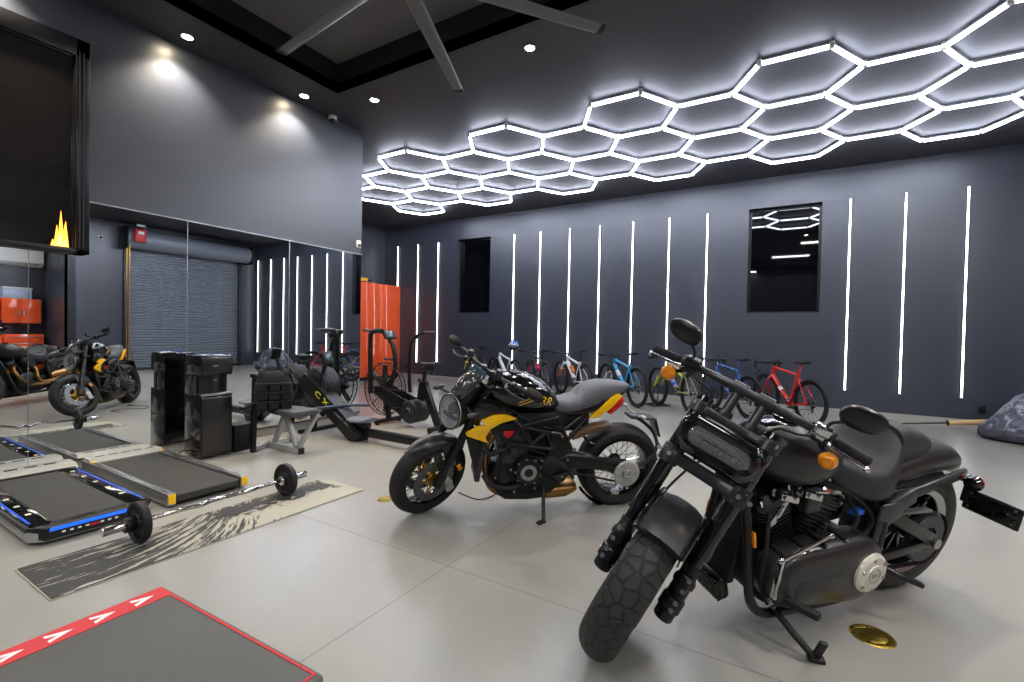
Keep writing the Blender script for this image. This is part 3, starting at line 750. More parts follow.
# ------------------------------------------------------------------ exercise mat with an ink splash print
def mat_ink():
    m = bpy.data.materials.new('ink_print_mat'); m.use_nodes = True
    nt = m.node_tree; N = nt.nodes; L = nt.links; b = N['Principled BSDF']
    tc = N.new('ShaderNodeTexCoord'); sx = N.new('ShaderNodeSeparateXYZ'); L.new(tc.outputs['Object'], sx.inputs[0])
    def mth(op, a, b_=None, c=None):
        n = N.new('ShaderNodeMath'); n.operation = op
        for i, v in enumerate((a, b_, c)):
            if v is None: continue
            if isinstance(v, (int, float)): n.inputs[i].default_value = v
            else: L.new(v, n.inputs[i])
        return n.outputs[0]
    x, y = sx.outputs['X'], sx.outputs['Y']
    # feathery strokes fan out from a point beyond the far side of the mat
    dx_ = mth('ADD', x, .55); dy_ = mth('SUBTRACT', y, .22)
    rr = mth('SQRT', mth('ADD', mth('MULTIPLY', dx_, dx_), mth('MULTIPLY', dy_, dy_)))
    ang = mth('ADD', mth('ARCTAN2', dy_, dx_), mth('MULTIPLY', rr, .5))
    cv = N.new('ShaderNodeCombineXYZ'); L.new(mth('MULTIPLY', ang, 20.), cv.inputs[0]); L.new(mth('MULTIPLY', rr, 3.2), cv.inputs[1])
    n1 = N.new('ShaderNodeTexNoise'); n1.inputs['Scale'].default_value = 1.6; n1.inputs['Detail'].default_value = 4; n1.inputs['Roughness'].default_value = .6; n1.inputs['Distortion'].default_value = .35
    L.new(cv.outputs[0], n1.inputs['Vector'])
    n2 = N.new('ShaderNodeTexNoise'); n2.inputs['Scale'].default_value = 11; n2.inputs['Detail'].default_value = 8; n2.inputs['Roughness'].default_value = .7; n2.inputs['Distortion'].default_value = 1.2
    L.new(tc.outputs['Object'], n2.inputs['Vector'])
    # ink density: nearly solid at the near end, strokes in the middle, splatter along the far edge
    near = N.new('ShaderNodeMapRange'); near.inputs[1].default_value = -.25; near.inputs[2].default_value = -.85; near.inputs[3].default_value = .5; near.inputs[4].default_value = .615; L.new(y, near.inputs[0])
    fade = N.new('ShaderNodeMapRange'); fade.inputs[1].default_value = -.05; fade.inputs[2].default_value = .45; fade.inputs[3].default_value = 0; fade.inputs[4].default_value = -.3; L.new(y, fade.inputs[0])
    ink1 = mth('LESS_THAN', n1.outputs['Fac'], mth('ADD', near.outputs[0], fade.outputs[0]))
    ctr = mth('MULTIPLY_ADD', y, .02, -.135)
    band = mth('MULTIPLY_ADD', mth('ABSOLUTE', mth('SUBTRACT', x, ctr)), -1.5, .66)
    ink2 = mth('MULTIPLY', mth('LESS_THAN', n2.outputs['Fac'], band), mth('GREATER_THAN', mth('ADD', y, mth('MULTIPLY', n2.outputs['Fac'], .5)), .22))
    endm = mth('LESS_THAN', mth('ADD', y, mth('MULTIPLY', n2.outputs['Fac'], .2)), .93)
    ink = mth('MULTIPLY', mth('MAXIMUM', ink1, ink2), endm)
    mx = N.new('ShaderNodeMix'); mx.data_type = 'RGBA'; L.new(ink, mx.inputs[0])
    mx.inputs[6].default_value = (*lin((158, 155, 142)), 1); mx.inputs[7].default_value = (*lin((40, 41, 41)), 1)
    L.new(mx.outputs[2], b.inputs['Base Color']); b.inputs['Roughness'].default_value = .62
    return m
M['inkmat'] = mat_ink(); M['matedge'] = mat('mat_edge', (150, 148, 136), .7)
t = thing('exercise_mat', 'long beige exercise mat printed with a black ink splash', 'mat', (-3.09, 1.635, 0))
MB().bx(-.245, -.895, .005, .245, .895, .0085).make('print', 'inkmat', t)
MB().bx(-.252, -.902, .0005, .252, .902, .005).make('backing', 'matedge', t)

# ------------------------------------------------------------------ curl barbell
t = thing('barbell', 'chrome curl barbell with a black plate at each end, lying on the printed mat', 'barbell', (-3.2, 1.66, .127), (0, 0, rad(2)))
b = MB(); pts = [(0, -.44, 0), (0, -.33, 0), (.0, -.24, -.0), (.045, -.15, .01), (-.035, -.045, -.01), (-.0, 0, 0), (-.035, .045, -.01), (.045, .15, .01), (0, .24, 0), (0, .33, 0), (0, .44, 0)]
b.tube(pts, .0145, 12, k=2); b.make('bar', 'chrome', t)
for s in (-1, 1):
    b = MB(); b.lathe([(0, .425), (.036, .425), (.036, .44), (.025, .442), (.025, .63), (.022, .634), (0, .634)], (0, 0, 0), (0, s, 0), 20); b.make('sleeve', 'chrome', t)
    b = MB(); c0 = .445
    b.lathe([(.027, c0), (.05, c0-.003), (.055, c0+.006), (.088, c0+.007), (.093, c0-.003), (.112, c0-.002), (.117, c0+.004), (.117, c0+.031), (.112, c0+.037), (.093, c0+.038), (.088, c0+.028), (.055, c0+.029), (.05, c0+.039), (.027, c0+.038)], (0, 0, 0), (0, s, 0), 40, True)
    for i in range(3):
        a = 2*pi/3*i+.5; b.torus(V((.072*math.cos(a), s*(c0+.03), .072*math.sin(a))), (0, 1, 0), .02, .006, 16, 8)
        a += pi/3; b.beam(V((.052*math.cos(a), s*(c0+.018), .052*math.sin(a))), V((.092*math.cos(a), s*(c0+.018), .092*math.sin(a))), .026, .03, up=(0, 1, 0), bev=.004)
    b.make('weight_plate', 'matte', t)
    b = MB(); b.lathe([(.026, c0+.042), (.04, c0+.042), (.042, c0+.05), (.042, c0+.085), (.036, c0+.092), (.026, c0+.092)], (0, 0, 0), (0, s, 0), 24, True); b.make('collar', 'black', t)

# ------------------------------------------------------------------ padded jump box in the foreground
t = thing('jump_box', 'black padded jump box with a red band of white chevrons', 'plyo box', (-1.66, .69, 0), (0, 0, rad(1.8)))
bw, bl, bh = .745, .70, .45
M['boxvinyl'] = mat('box_vinyl', (86, 86, 81), .5, bump=.1, bscale=160, vscale=2)
MB().bx(0, -bl, 0, bw, 0, bh-.0015, .018, 3).make('box', 'boxvinyl', t)
b = MB()
b.bx(.014, -bl+.014, bh-.002, .085, -.014, bh)
b.bx(.085, -.022, bh-.002, bw-.016, -.016, bh); b.bx(bw-.022, -bl+.02, bh-.002, bw-.016, -.022, bh)
M['redband'] = mat('red_print', (206, 52, 58), .5, vary=.05)
bd = b.make('red_band', 'redband', t)
for i in range(7):
    y = -.075-.092*i
    MB().plate([(.028, y-.026), (.05, y+.026), (.072, y-.026), (.059, y-.026), (.05, y-.002), (.041, y-.026)], bh-.0002, bh+.0006, ax='xy').make('chevron', 'whitemark', bd)

# ------------------------------------------------------------------ water cooler
M['coolgloss'] = mat('cooler_black_gloss', (14, 14, 16), .13, coat=.5, rvary=.03); M['steel'] = mat('black_stainless', (72, 70, 70), .3, metal=.9, vscale=2, rvary=.05)
t = thing('water_cooler', 'tall black and dark steel water cooler standing against the mirror', 'water cooler', (-4.86, 2.39, 0))
x0, x1, y0, y1 = -.15, .145, -.145, .145
b = MB(); b.bx(x0, y0, .02, x1, y1, .615, .01); b.bx(x0, y0, .60, .05, y1, .80, .004); b.bx(x0, y0, .79, x1, y1, .98, .012)
bd = b.make('cabinet', 'coolgloss', t)
MB().bx(x1-.004, y0+.006, .05, x1+.018, y1-.006, .585, .012, 3).make('door', 'steel', t)
MB().bx(x1-.004, y0+.006, .80, x1+.014, y1-.006, .965, .014, 3).make('top_panel', 'steel', t)
b = MB(); b.loft([[V((.05+.07*math.sin(a), y0+.01+(y1-y0-.02)*(.5-.5*math.cos(a)), z)) for a in [pi*i/12 for i in range(13)]] for z in (.62, .79)], cap=False); b.make('dispenser_bay', 'steel', t)
MB().bx(.04, y0+.004, .597, x1+.012, y1-.004, .618, .006).make('drip_tray', 'alu', t)
b = MB()
for y in (-.06, 0, .06): b.cyl((.1, y, .8), (.1, y, .765), .012, n=10)
b.make('spout', 'matte', t)
b = MB()
for i, y in enumerate((-.1, -.04, .02, .08)): b.box((.06, y, .982), (.03, .04, .006), bev=.002)
b.make('button', 'deepblue', t)
for lx, ly, mm in ((.1, -.08, 'paleblue'), (.1, .03, 'white'), (.02, -.06, 'white'), (-.06, .04, 'char')): MB().box((lx, ly, .9815), (.055, .07, .004)).make('label_plate', mm, t)
b = MB(); b.box((x1+.0145, -.02, .88), (.002, .05, .008)); b.box((.121, .0, .74), (.002, .028, .008)); b.make('badge', 'silver', t)
for xx in (-.07, 0.02):
    MB().bx(xx, y0-.004, .6, xx+.05, y0+.004, .78, .003).make('side_handle', 'char', t)
t = thing('subwoofer', 'small black box speaker on the floor beside the water cooler', 'speaker', (-4.86, 2.67, 0), (0, 0, rad(6)))
b = MB(); b.bx(-.1, -.1, .015, .1, .1, .27, .012); b.make('box', 'matte', t)
MB().bx(.099, -.06, .08, .107, .06, .22, .01).make('grille', 'rubber', t)
MB().bx(-.09, -.09, 0, .09, .09, .0149).make('foot', 'rubber', t)

# ------------------------------------------------------------------ bench with an upright, and the vest over it
t = thing('weight_bench', 'low bench with a charcoal pad on silver legs beside the water cooler', 'bench', (-4.35, 2.92, 0))
b = MB(); b.bx(-.40, -.03, 0, .17, .03, .06, .006); b.bx(-.40, -.10, .0, -.34, .22, .06, .006); b.beam((-.36, -.05, .03), (-.27, -.23, .03), .05, .05, bev=.005); b.make('base', 'silver', t)
b = MB(); b.bx(.17, -.032, -.0, .182, .032, .064, .004); 
b.bx(-.405, .22, 0, -.335, .232, .064, .004)
b.make('end_cap', 'rubber', t)
b = MB()
for x in (-.27, .10): b.beam((x, 0, .06), (-.09+.0*x, 0, .38), .05, .045, (0, 1, 0), bev=.005)
b.beam((.14, .0, .06), (.2, .15, .38), .045, .04, (0, 1, 0), bev=.005); b.bx(-.2, -.025, .355, .22, .025, .385, .004)
b.make('leg', 'silver', t)
b = MB(); b.plate([(-.2, -.13), (.25, -.15), (.25, .15), (-.2, .13)], .385, .445, .018, 'xy', 3); b.make('seat_pad', 'padgrey', t)
b = MB(); b.beam((-.27, -.23, .0), (-.31, -.19, .78), .045, .045, (0, 1, 0), bev=.005); b.beam((-.39, -.2, .76), (-.24, .06, .76), .04, .04, bev=.005)
b.make('upright', 'black', t)
# training vest hanging over the upright
t = thing('weight_vest', 'black weighted training vest hanging over the bench upright', 'vest', (-4.53, 2.84, .43), (0, 0, rad(-28)))
t.scale = (1.0, .98, .82)
b = MB(); rings = []
for z, w, d, x in ((.0, .155, .05, .02), (.02, .175, .075, .0), (.12, .185, .085, .0), (.24, .18, .085, .0), (.33, .165, .08, .0), (.40, .14, .07, .0), (.455, .1, .05, .0), (.475, .06, .03, .0)):
    rings.append(se((x+.055, 0, z), (1, 0, 0), (0, 1, 0), d, w, 3.2, 22))
b.loft(rings); body = b.make('body', 'nylon', t)
for zz in (.06, .17, .275):
    for y in (-.11, -.0, .11):
        p_ = MB().box((.145-.0*zz, y, zz), (.05, .098, .085), bev=.014, seg=3).make('pocket', 'nylon', t)
b = MB()
for zz in (.11, .22, .325): b.box((.152, 0, zz), (.045, .33, .022), bev=.004)
b.make('webbing', 'matte', t)
b = MB()
for s in (-1, 1): b.tube([(.1, .1*s, .36), (.09, .11*s, .45), (.05, .11*s, .49), (.0, .1*s, .46), (-.03, .1*s, .36)], .03, 10, k=4, flat=.45)
b.make('shoulder_strap', 'nylon', t)
b = MB(); b.beam((.1, -.17, .1), (.12, -.27, .05), .05, .014, bev=.003); b.make('side_strap', 'nylon', t)
MB().torus((.125, -.3, .035), (1, .2, 0), .028, .006, 18, 8).make('ring', 'char', t)

# ------------------------------------------------------------------ rowing machine
t = thing('rowing_machine', 'black rowing machine with grey seat and yellow lettering on its beam', 'rowing machine', (-4.83, 3.66, 0))
b = MB(); b.lathe([(0, -.13), (.19, -.13), (.225, -.1), (.23, -.02), (.23, .06), (.2, .09), (0, .09)], (-.115, .09, .55), (0, 1, 0), 36); b.make('flywheel_housing', 'plastic', t)
b = MB(); b.lathe([(.14, -.134), (.215, -.128), (.222, -.118), (.14, -.122)], (-.115, .09, .55), (0, 1, 0), 36, True)
for k in range(5): b.lathe([(.226, -.075+.03*k), (.236, -.075+.03*k), (.236, -.06+.03*k), (.226, -.06+.03*k)], (-.115, .09, .55), (0, 1, 0), 40, True)
b.make('vent_ring', 'char', t)
b = MB()
b.loft([[V((x+a, y, z+c)) for a, y, c in ((-.05, -.09, -.1), (-.05, .09, -.1), (.05, .085, .05), (.05, -.085, .05))] for x, z in ((-.30, .66), (-.05, .52), (.62, .10), (.70, .05))]); b.make('sloped_beam', 'black', t)
b = MB()
for s in (-1, 1): b.beam((.32, .06*s, .30), (.66, .06*s, .105), .095, .014, (0, 0, 1), bev=.004)
b.make('foot_plate', 'char', t)
b = MB()
for s in (-1, 1): b.tube([(.5, .105*s, .17), (.48, .09*s, .245), (.48, .03*s, .245), (.5, .015*s, .19)], .014, 8, k=4, flat=.4)
b.make('foot_strap', 'nylon', t)
o = text('lettering', 'C X', .095, 'lime', (.10, -.097, .432), (rad(90), rad(31), 0), t, .001); o.scale = (1.7, 1, 1)
b = MB(); b.bx(.55, -.035, .06, 1.62, .035, .145, .008); b.make('seat_rail', 'black', t)
b = MB(); b.bx(.56, -.026, .1452, 1.6, .026, .149); b.make('rail_track', 'dark', t)
b = MB(); b.loft([se((x, 0, .235+dz), (0, 1, 0), (0, 0, 1), a, .022, 3, 16) for x, a, dz in ((.55, .08, .006), (.57, .135, .004), (.7, .15, 0), (.8, .13, .008), (.83, .09, .012))]); st_ = b.make('seat', 'seatgrey', t)
MB().bx(.6, -.05, .15, .78, .05, .216, .01).make('seat_carriage', 'plastic', t)
b = MB(); b.beam((-.02, -.03, .47), (.02, -.03, .72), .05, .035, (0, 1, 0), bev=.006); b.beam((.02, -.03, .71), (.1, -.03, .86), .045, .03, (0, 1, 0), bev=.006); b.make('monitor_arm', 'black', t)
m_ = MB().box((.12, -.03, .92), (.03, .13, .15), (0, rad(-18), 0), .012).make('monitor', 'plastic', t)
MB().box((.137, -.03, .926), (.004, .095, .085), (0, rad(-18), 0), .002).make('display', 'screen', m_)
b = MB(); b.tube([(.2, -.28, .35), (.3, -.14, .36), (.36, 0, .365), (.42, .14, .36), (.5, .27, .35)], .017, 10, k=4); h_ = b.make('handle', 'blue', t)
M['handleblue'] = mat('navy_grip', (52, 62, 84), .5); h_.data.materials[0] = M['handleblue']
MB().tube([(.36, 0, .365), (.0, 0, .44)], .008, 8).make('chain', 'alu', t)
b = MB(); b.bx(-.2, -.2, 0, -.14, .34, .045, .006); b.beam((-.17, 0, .03), (-.16, 0, .56), .06, .06, (0, 1, 0), bev=.006); b.beam((-.17, 0, .5), (-.12, .1, .54), .05, .05, bev=.006); b.make('front_foot', 'dark', t)
b = MB(); b.bx(1.52, -.2, 0, 1.58, .2, .04, .006); b.bx(1.535, -.03, .03, 1.565, .03, .07); b.make('rear_foot', 'dark', t)
for i, (x, y) in enumerate(((-4.62, 4.02), (-4.55, 4.05))):
    q = thing('dropper_bottle', ['yellow bottle with a black cap on the floor, nearer the rower beam', 'yellow bottle with a black cap on the floor, nearer the fan bike'][i], 'bottle', (x, y, 0), 0, 'yellow bottles by the rower')
    MB().lathe([(0, 0), (.026, 0), (.028, .006), (.028, .075), (.012, .095), (.012, .1), (0, .1)], (0, 0, 0), (0, 0, 1), 16).make('body', 'yellow', q)
    MB().lathe([(0, .099), (.014, .099), (.014, .115), (.008, .122), (.005, .15), (0, .15)], (0, 0, 0), (0, 0, 1), 12).make('cap', 'black', q)

# ------------------------------------------------------------------ fan bike
t = thing('fan_bike', 'black fan exercise bike with a large caged wheel and tall handles', 'exercise bike', (-4.755, 4.58, 0))
fc = V((0, 0, .455)); FR = .36
b = MB()
for s in (-1, 1):
    for k in range(9): b.torus(fc+V((0, s*(.085-.05*((k/8)**3)), 0)), (0, 1, 0), .07+(FR-.08)*k/8, .0022, 40, 5)
    for k in range(30):
        a = 2*pi*k/30; u = V((math.cos(a), 0, math.sin(a)))
        b.tube([fc+u*.06+V((0, s*.087, 0)), fc+u*(FR*.7)+V((0, s*.078, 0)), fc+u*(FR-.01)+V((0, s*.036, 0))], .0018, 5, k=2)
b.torus(fc+V((0, .035, 0)), (0, 1, 0), FR-.008, .007, 48, 8); b.torus(fc+V((0, -.035, 0)), (0, 1, 0), FR-.008, .007, 48, 8)
b.make('fan_cage', 'black', t)
b = MB(); b.cyl(fc+V((0, -.05, 0)), fc+V((0, .05, 0)), .06, n=20)
for k in range(8):
    a = 2*pi*k/8; u = V((math.cos(a), 0, math.sin(a))); q = V((-math.sin(a), 0, math.cos(a)))
    b.beam(fc+u*.05, fc+u*(FR-.04), .07, .006, up=q+V((0, .5, 0)))
b.make('fan_blade', 'plastic', t)
b = MB()
for s in (-1, 1):
    b.plate([(-.1, .40), (-.05, .50), (.06, .50), (.42, .38), (.62, .33), (.72, .20), (.60, .10), (.46, .1), (.34, .18)], s*.092, s*.115, .006)
b.make('side_frame', 'black', t)
b = MB(); b.loft([[V((x+a, y, z+c)) for a, y, c in ((-.05, -.035, 0), (-.05, .035, 0), (.05, .03, 0), (.05, -.03, 0))] for x, z in ((.76, .38), (.70, .6))])
b.beam((.69, 0, .60), (.95, 0, .05), .09, .06, (0, 1, 0), bev=.008); b.beam((.66, 0, .36), (.70, 0, .58), .12, .06, (0, 1, 0), bev=.008); b.beam((.69, 0, .54), (.715, 0, .74), .04, .04, (0, 1, 0), bev=.004); b.make('seat_tube', 'black', t)
b = MB(); b.lathe([(0, -.135), (.12, -.135), (.15, -.118), (.15, .118), (.12, .135), (0, .135)], (.56, 0, .21), (0, 1, 0), 36); b.make('crank_housing', 'plastic', t)
b = MB(); b.lathe([(.07, -.138), (.135, -.132), (.138, -.126), (.07, -.13)], (.56, 0, .21), (0, 1, 0), 32, True)
b.lathe([(0, -.16), (.05, -.16), (.06, -.138), (0, -.138)], (.56, 0, .21), (0, 1, 0), 24); b.make('crank_cover', 'char', t)
b = MB()
for s, a in ((-1, 2.6), (1, 2.6+pi)):
    p_ = V((.56+.16*math.cos(a), s*.165, .21+.16*math.sin(a)*.55)); b.beam((.56, s*.165, .21), p_, .016, .028, (0, 1, 0), bev=.004); b.box(p_+V((0, s*.055, 0)), (.09, .09, .022), bev=.004)
b.make('crank', 'dark', t)
b = MB()
b.loft([se((x, 0, z), (0, 1, 0), (0, 0, 1), a, c, 2.6, 16) for x, a, z, c in ((.6, .02, .825, .016), (.64, .035, .83, .022), (.74, .06, .82, .028), (.83, .105, .825, .034), (.88, .1, .83, .034), (.905, .06, .83, .02))])
b.make('saddle', 'matte', t)
b = MB(); b.box((.76, 0, .765), (.24, .045, .05), bev=.006); b.cyl((.83, 0, .74), (.83, 0, .69), .018, n=12); b.make('saddle_slider', 'char', t)
MB().cyl((.66, -.06, .62), (.66, -.03, .62), .022, n=14, bev=.004).make('knob', 'matte', t)
for s in (-1, 1):
    b = MB()
    if s < 0: b.tube([(-.12, -.14, .40), (-.13, -.14, .7), (-.13, -.145, 1.1), (-.11, -.15, 1.2), (-.03, -.155, 1.235), (.1, -.16, 1.24)], .032, 12, k=5)
    else: b.tube([(.33, .14, .42), (.31, .14, .7), (.32, .145, 1.02), (.36, .15, 1.12), (.46, .16, 1.2), (.56, .165, 1.23)], .026, 12, k=5)
    hl = b.make('arm', 'black', t)
    b = MB()
    if s < 0: b.tube([(-.12, -.16, 1.243), (-.03, -.35, 1.245)], .018, 10)
    else: b.tube([(.54, .165, 1.232), (.72, .17, 1.238)], .019, 10)
    b.make('grip', 'padgrey', hl)
b = MB(); b.tube([(.1, .0, .5), (.19, 0, .75), (.16, 0, 1.0), (.06, 0, 1.16)], .032, 10, k=5); b.make('mast', 'black', t)
m_ = MB().box((.07, 0, 1.19), (.04, .2, .13), (0, rad(-35), 0), .012).make('monitor', 'plastic', t)
MB().box((.092, 0, 1.203), (.004, .15, .085), (0, rad(-35), 0), .002).make('display', 'screen', m_)
b = MB(); b.tube([(.17, -.02, .86), (.14, -.1, .87), (.13, -.14, .87)], .014, 8, k=3); b.make('link', 'dark', t)
b = MB(); b.bx(.05, -.24, .02, .11, .24, .07, .008); b.beam((.08, 0, .06), (.06, 0, .3), .06, .05, (0, 1, 0)); b.make('foot_bar', 'black', t)
MB().bx(.95, -.22, .02, 1.01, .22, .07, .008).make('foot_bar', 'black', t)
b = MB()
for x in (.08, .98):
    for s in (-1, 1): b.cyl((x, s*.2, 0), (x, s*.2, .025), .026, n=12)
b.make('foot', 'rubber', t)

# ------------------------------------------------------------------ grey bag, pole, floor discs, cord
def camo():
    m = bpy.data.materials.new('camouflage_fabric'); m.use_nodes = True
    nt = m.node_tree; N = nt.nodes; L = nt.links; b = N['Principled BSDF']
    tc = N.new('ShaderNodeTexCoord'); n = N.new('ShaderNodeTexNoise'); n.inputs['Scale'].default_value = 7; n.inputs['Detail'].default_value = 6; n.inputs['Distortion'].default_value = 1.2
    L.new(tc.outputs['Object'], n.inputs['Vector']); r = N.new('ShaderNodeValToRGB'); L.new(n.outputs['Fac'], r.inputs[0])
    r.color_ramp.interpolation = 'CONSTANT'; e = r.color_ramp.elements
    e[0].position = 0; e[0].color = (*lin((58, 59, 68)), 1); e[1].position = .46; e[1].color = (*lin((88, 90, 102)), 1)
    for p_, c in ((.54, (140, 142, 156)), (.62, (72, 74, 84)), (.68, (168, 170, 182))): q = e.new(p_); q.color = (*lin(c), 1)
    L.new(r.outputs[0], b.inputs['Base Color']); b.inputs['Roughness'].default_value = .45
    return m
M['camo'] = camo(); M['bagbase'] = mat('bag_base_fabric', (44, 45, 54), .5, bump=.2, bscale=30)
t = thing('duffel_bag', 'large slumped grey camouflage bag on the floor by the far wall', 'bag', (2.68, 8.40, 0), (0, 0, rad(-14)))
t.scale = (1, 1, 1.22)
def bagring(z, a, b_, dx, k):
    return [V((dx+a*math.copysign(abs(math.cos(q))**.8, math.cos(q))*(1+.04*math.sin(3*q+k)), b_*math.copysign(abs(math.sin(q))**.8, math.sin(q))*(1+.05*math.cos(4*q+k)), z+.02*math.sin(5*q+2*k)*(z > .05))) for q in [2*pi*i/36 for i in range(36)]]
MB().loft([bagring(z, a, c, d, k) for k, (z, a, c, d) in enumerate(((.10, .56, .36, 0), (.2, .49, .34, 0), (.33, .39, .3, .02), (.45, .28, .24, .03), (.53, .16, .15, .04), (.55, .05, .05, .05)))]).make('top', 'camo', t)
MB().loft([bagring(z, a, c, 0, k) for k, (z, a, c) in enumerate(((.002, .53, .32), (.03, .6, .38), (.07, .6, .38), (.11, .57, .365)))]).make('base', 'bagbase', t)
b = MB(); b.tube([(-.36, -.2, .25), (-.15, -.29, .33), (.12, -.28, .35), (.35, -.2, .27)], .016, 8, k=5, flat=.4); b.make('strap', 'nylon', t)
t = thing('paddle_pole', 'thin black pole with a thick pale wooden handle lying by the far wall', 'pole', (1.28, 8.86, .012), (0, rad(-8.2), rad(-1)))
b = MB(); b.tube([(0, 0, 0), (.15, 0, .003), (.62, 0, 0)], .008, 8, rr=[.003, .010, .011]); b.tube([(.12, .03, .0), (.62, .012, .0)], .008, 8, rr=[.004, .009]); b.make('shaft', 'matte', t)
MB().lathe([(0, .61), (.026, .61), (.034, .63), (.038, 1.1), (.03, 1.12), (0, 1.12)], (0, 0, 0), (1, 0, 0), 18).make('handle', 'wood', t)
MB().lathe([(.02, .6), (.036, .6), (.038, .625), (.03, .63)], (0, 0, 0), (1, 0, 0), 18, True).make('ferrule', 'dark', t)
for x, y, r_, lb in ((.314, 2.476, .082, 'worn brass disc set on the floor beside the black cruiser kickstand'), (-2.56, 2.49, .06, 'small brass disc on the floor behind the front tyre of the yellow-black motorcycle')):
    t = thing('floor_disc', lb, 'floor cover', (x, y, 0), 0, 'brass floor covers')
    MB().lathe([(0, .005), (r_*.62, .005), (r_*.66, .003), (r_*.72, .005), (r_*.94, .005), (r_, .0005), (0, .0005)], (0, 0, 0), (0, 0, 1), 36).make('plate', 'brass', t)
    b = MB()
    for i in range(12):
        a = 2*pi*i/12; b.box((r_*.83*math.cos(a), r_*.83*math.sin(a), .0055), (.006, .006, .002), (0, 0, a))
    b.make('rim_mark', 'gold', t)
tag(MB().tube([(-2.2, 2.9, .006), (-1.98, 2.86, .006), (-1.95, 3.05, .006), (-2.1, 3.22, .006), (-1.9, 3.35, .006), (-1.6, 3.2, .006), (-1.5, 3.3, .006)], .004, 6, k=8).make('charging_cord', 'rubber'), 'thin dark cord on the floor under the yellow-black motorcycle', 'cord')

# ------------------------------------------------------------------ ceiling fan
t = thing('ceiling_fan', 'huge ceiling fan with long grey blades under the ceiling tray', 'ceiling fan', (-2.385, 2.365, 3.72))
for i in range(6):
    a = rad(173.3-60.4*i); u = V((math.cos(a), math.sin(a), 0)); q = V((-math.sin(a), math.cos(a), 0))
    b = MB(); up_ = (q*.18+V((0, 0, 1)))
    b.loft([se(u*r, q+V((0, 0, -.12)), (0, 0, 1), w, .012, 2.4, 14) for r, w in ((.16, .05), (.3, .062), (1.0, .058), (1.58, .05), (1.6, .045))]); bl = b.make('blade', 'greyplate', t)
    MB().loft([se(u*r, q+V((0, 0, -.12)), (0, 0, 1), w, .016, 2.4, 14) for r, w in ((1.585, .054), (1.625, .052))]).make('tip', 'matte', bl)
MB().lathe([(0, -.09), (.12, -.09), (.17, -.06), (.18, .05), (.12, .1), (.05, .14), (0, .14)], (0, 0, 0), (0, 0, 1), 32).make('motor', 'greyplate', t)
MB().cyl((0, 0, .13), (0, 0, .60), .03, n=14).make('downrod', 'char', t)
MB().lathe([(.03, .54), (.06, .56), (.1, .618), (0, .618)], (0, 0, 0), (0, 0, 1), 24).make('canopy', 'char', t)

# ------------------------------------------------------------------ what the mirrors show: roller door and tool alcove
M['shutter'] = mat('grey_shutter_steel', (128, 134, 144), .42, metal=.2)
t = thing('roller_door', 'grey slatted roller door on the wall opposite the mirrors', 'door', (XR, 7.17, 0))
b = MB(); n = 44; hs_ = RZ-.05; prof = []
for i in range(n):
    z = .06+hs_*i/n; s_ = hs_/n
    prof += [(-.0, z), (-.022, z+s_*.3), (-.022, z+s_*.65), (0, z+s_*.95)]
yy = (RY0-7.15, RY1-7.19)
b.loft([[V((x+.1, y, z)) for x, z in prof]+[V((.13, y, prof[-1][1])), V((.13, y, .06))] for y in yy]); b.make('slat_curtain', 'shutter', t, 25)
MB().bx(.08, yy[0], .001, .12, yy[1], .06, .004).make('bottom_bar', 'char', t)
for s in (0, 1): MB().bx(-.07, yy[s]-.05+.0*s, 0, -.001, yy[s]+.05, RZ+.05, .004).make('guide_rail', 'char', t)
MB().lathe([(0, 0), (.25, 0), (.25, yy[1]-yy[0]+.2), (0, yy[1]-yy[0]+.2)], (-.255, yy[0]-.1, RZ+.16), (0, 1, 0), 36).make('barrel', 'shutter', t)
for s in (0, 1): MB().bx(-.53, yy[s]-.14 if s == 0 else yy[s]+.105, RZ-.13, -.001, yy[s]-.105 if s == 0 else yy[s]+.14, RZ+.45, .01).make('end_bracket', 'black', t)
b = MB(); b.bx(-.66, yy[0]-.02, RZ+.05, -.54, yy[0]+.23, RZ+.38, .012); b.make('control_box', 'redgear', t)
b = MB(); b.bx(-.662, yy[0]+.04, RZ+.25, -.66, yy[0]+.17, RZ+.32); b.make('badge', 'white', t)
b = MB(); b.lathe([(0, 0), (.09, 0), (.09, .2), (.05, .24), (0, .24)], (-.5, yy[0]+.02, RZ+.5), (0, 1, 0), 20); b.make('motor', 'alu', t)
for dy_ in (-.05, .01): MB().tube([(-.4, yy[0]+dy_-.06, RZ+.1), (-.4, yy[0]+dy_-.06, .32)], .011, 6).make('pull_chain', 'gold', t)
t = thing('security_camera', 'small white camera on the wall beside the roller door motor', 'camera', (XR, 5.07, 3.52), (0, 0, 0))
MB().box((-.018, 0, 0), (.04, .1, .1), bev=.01).make('base', 'white', t); MB().ball((-.06, 0, 0), .035).make('lens', 'gloss', t)
XB_ = XR+1.7
t = thing('air_conditioner', 'long white wall air conditioner above the red tool cabinets', 'air conditioner', (XB_, 3.2, 2.72))
MB().loft([[V((-x, y, z)) for x, z in ((.001, 0), (.2, .02), (.27, .1), (.27, .4), (.22, .46), (.001, .47))] for y in (-1.0, 1.18)]).make('body', 'white', t)
MB().bx(-.285, -.9, .04, -.27, 1.08, .09, .004).make('louvre', 'silver', t)
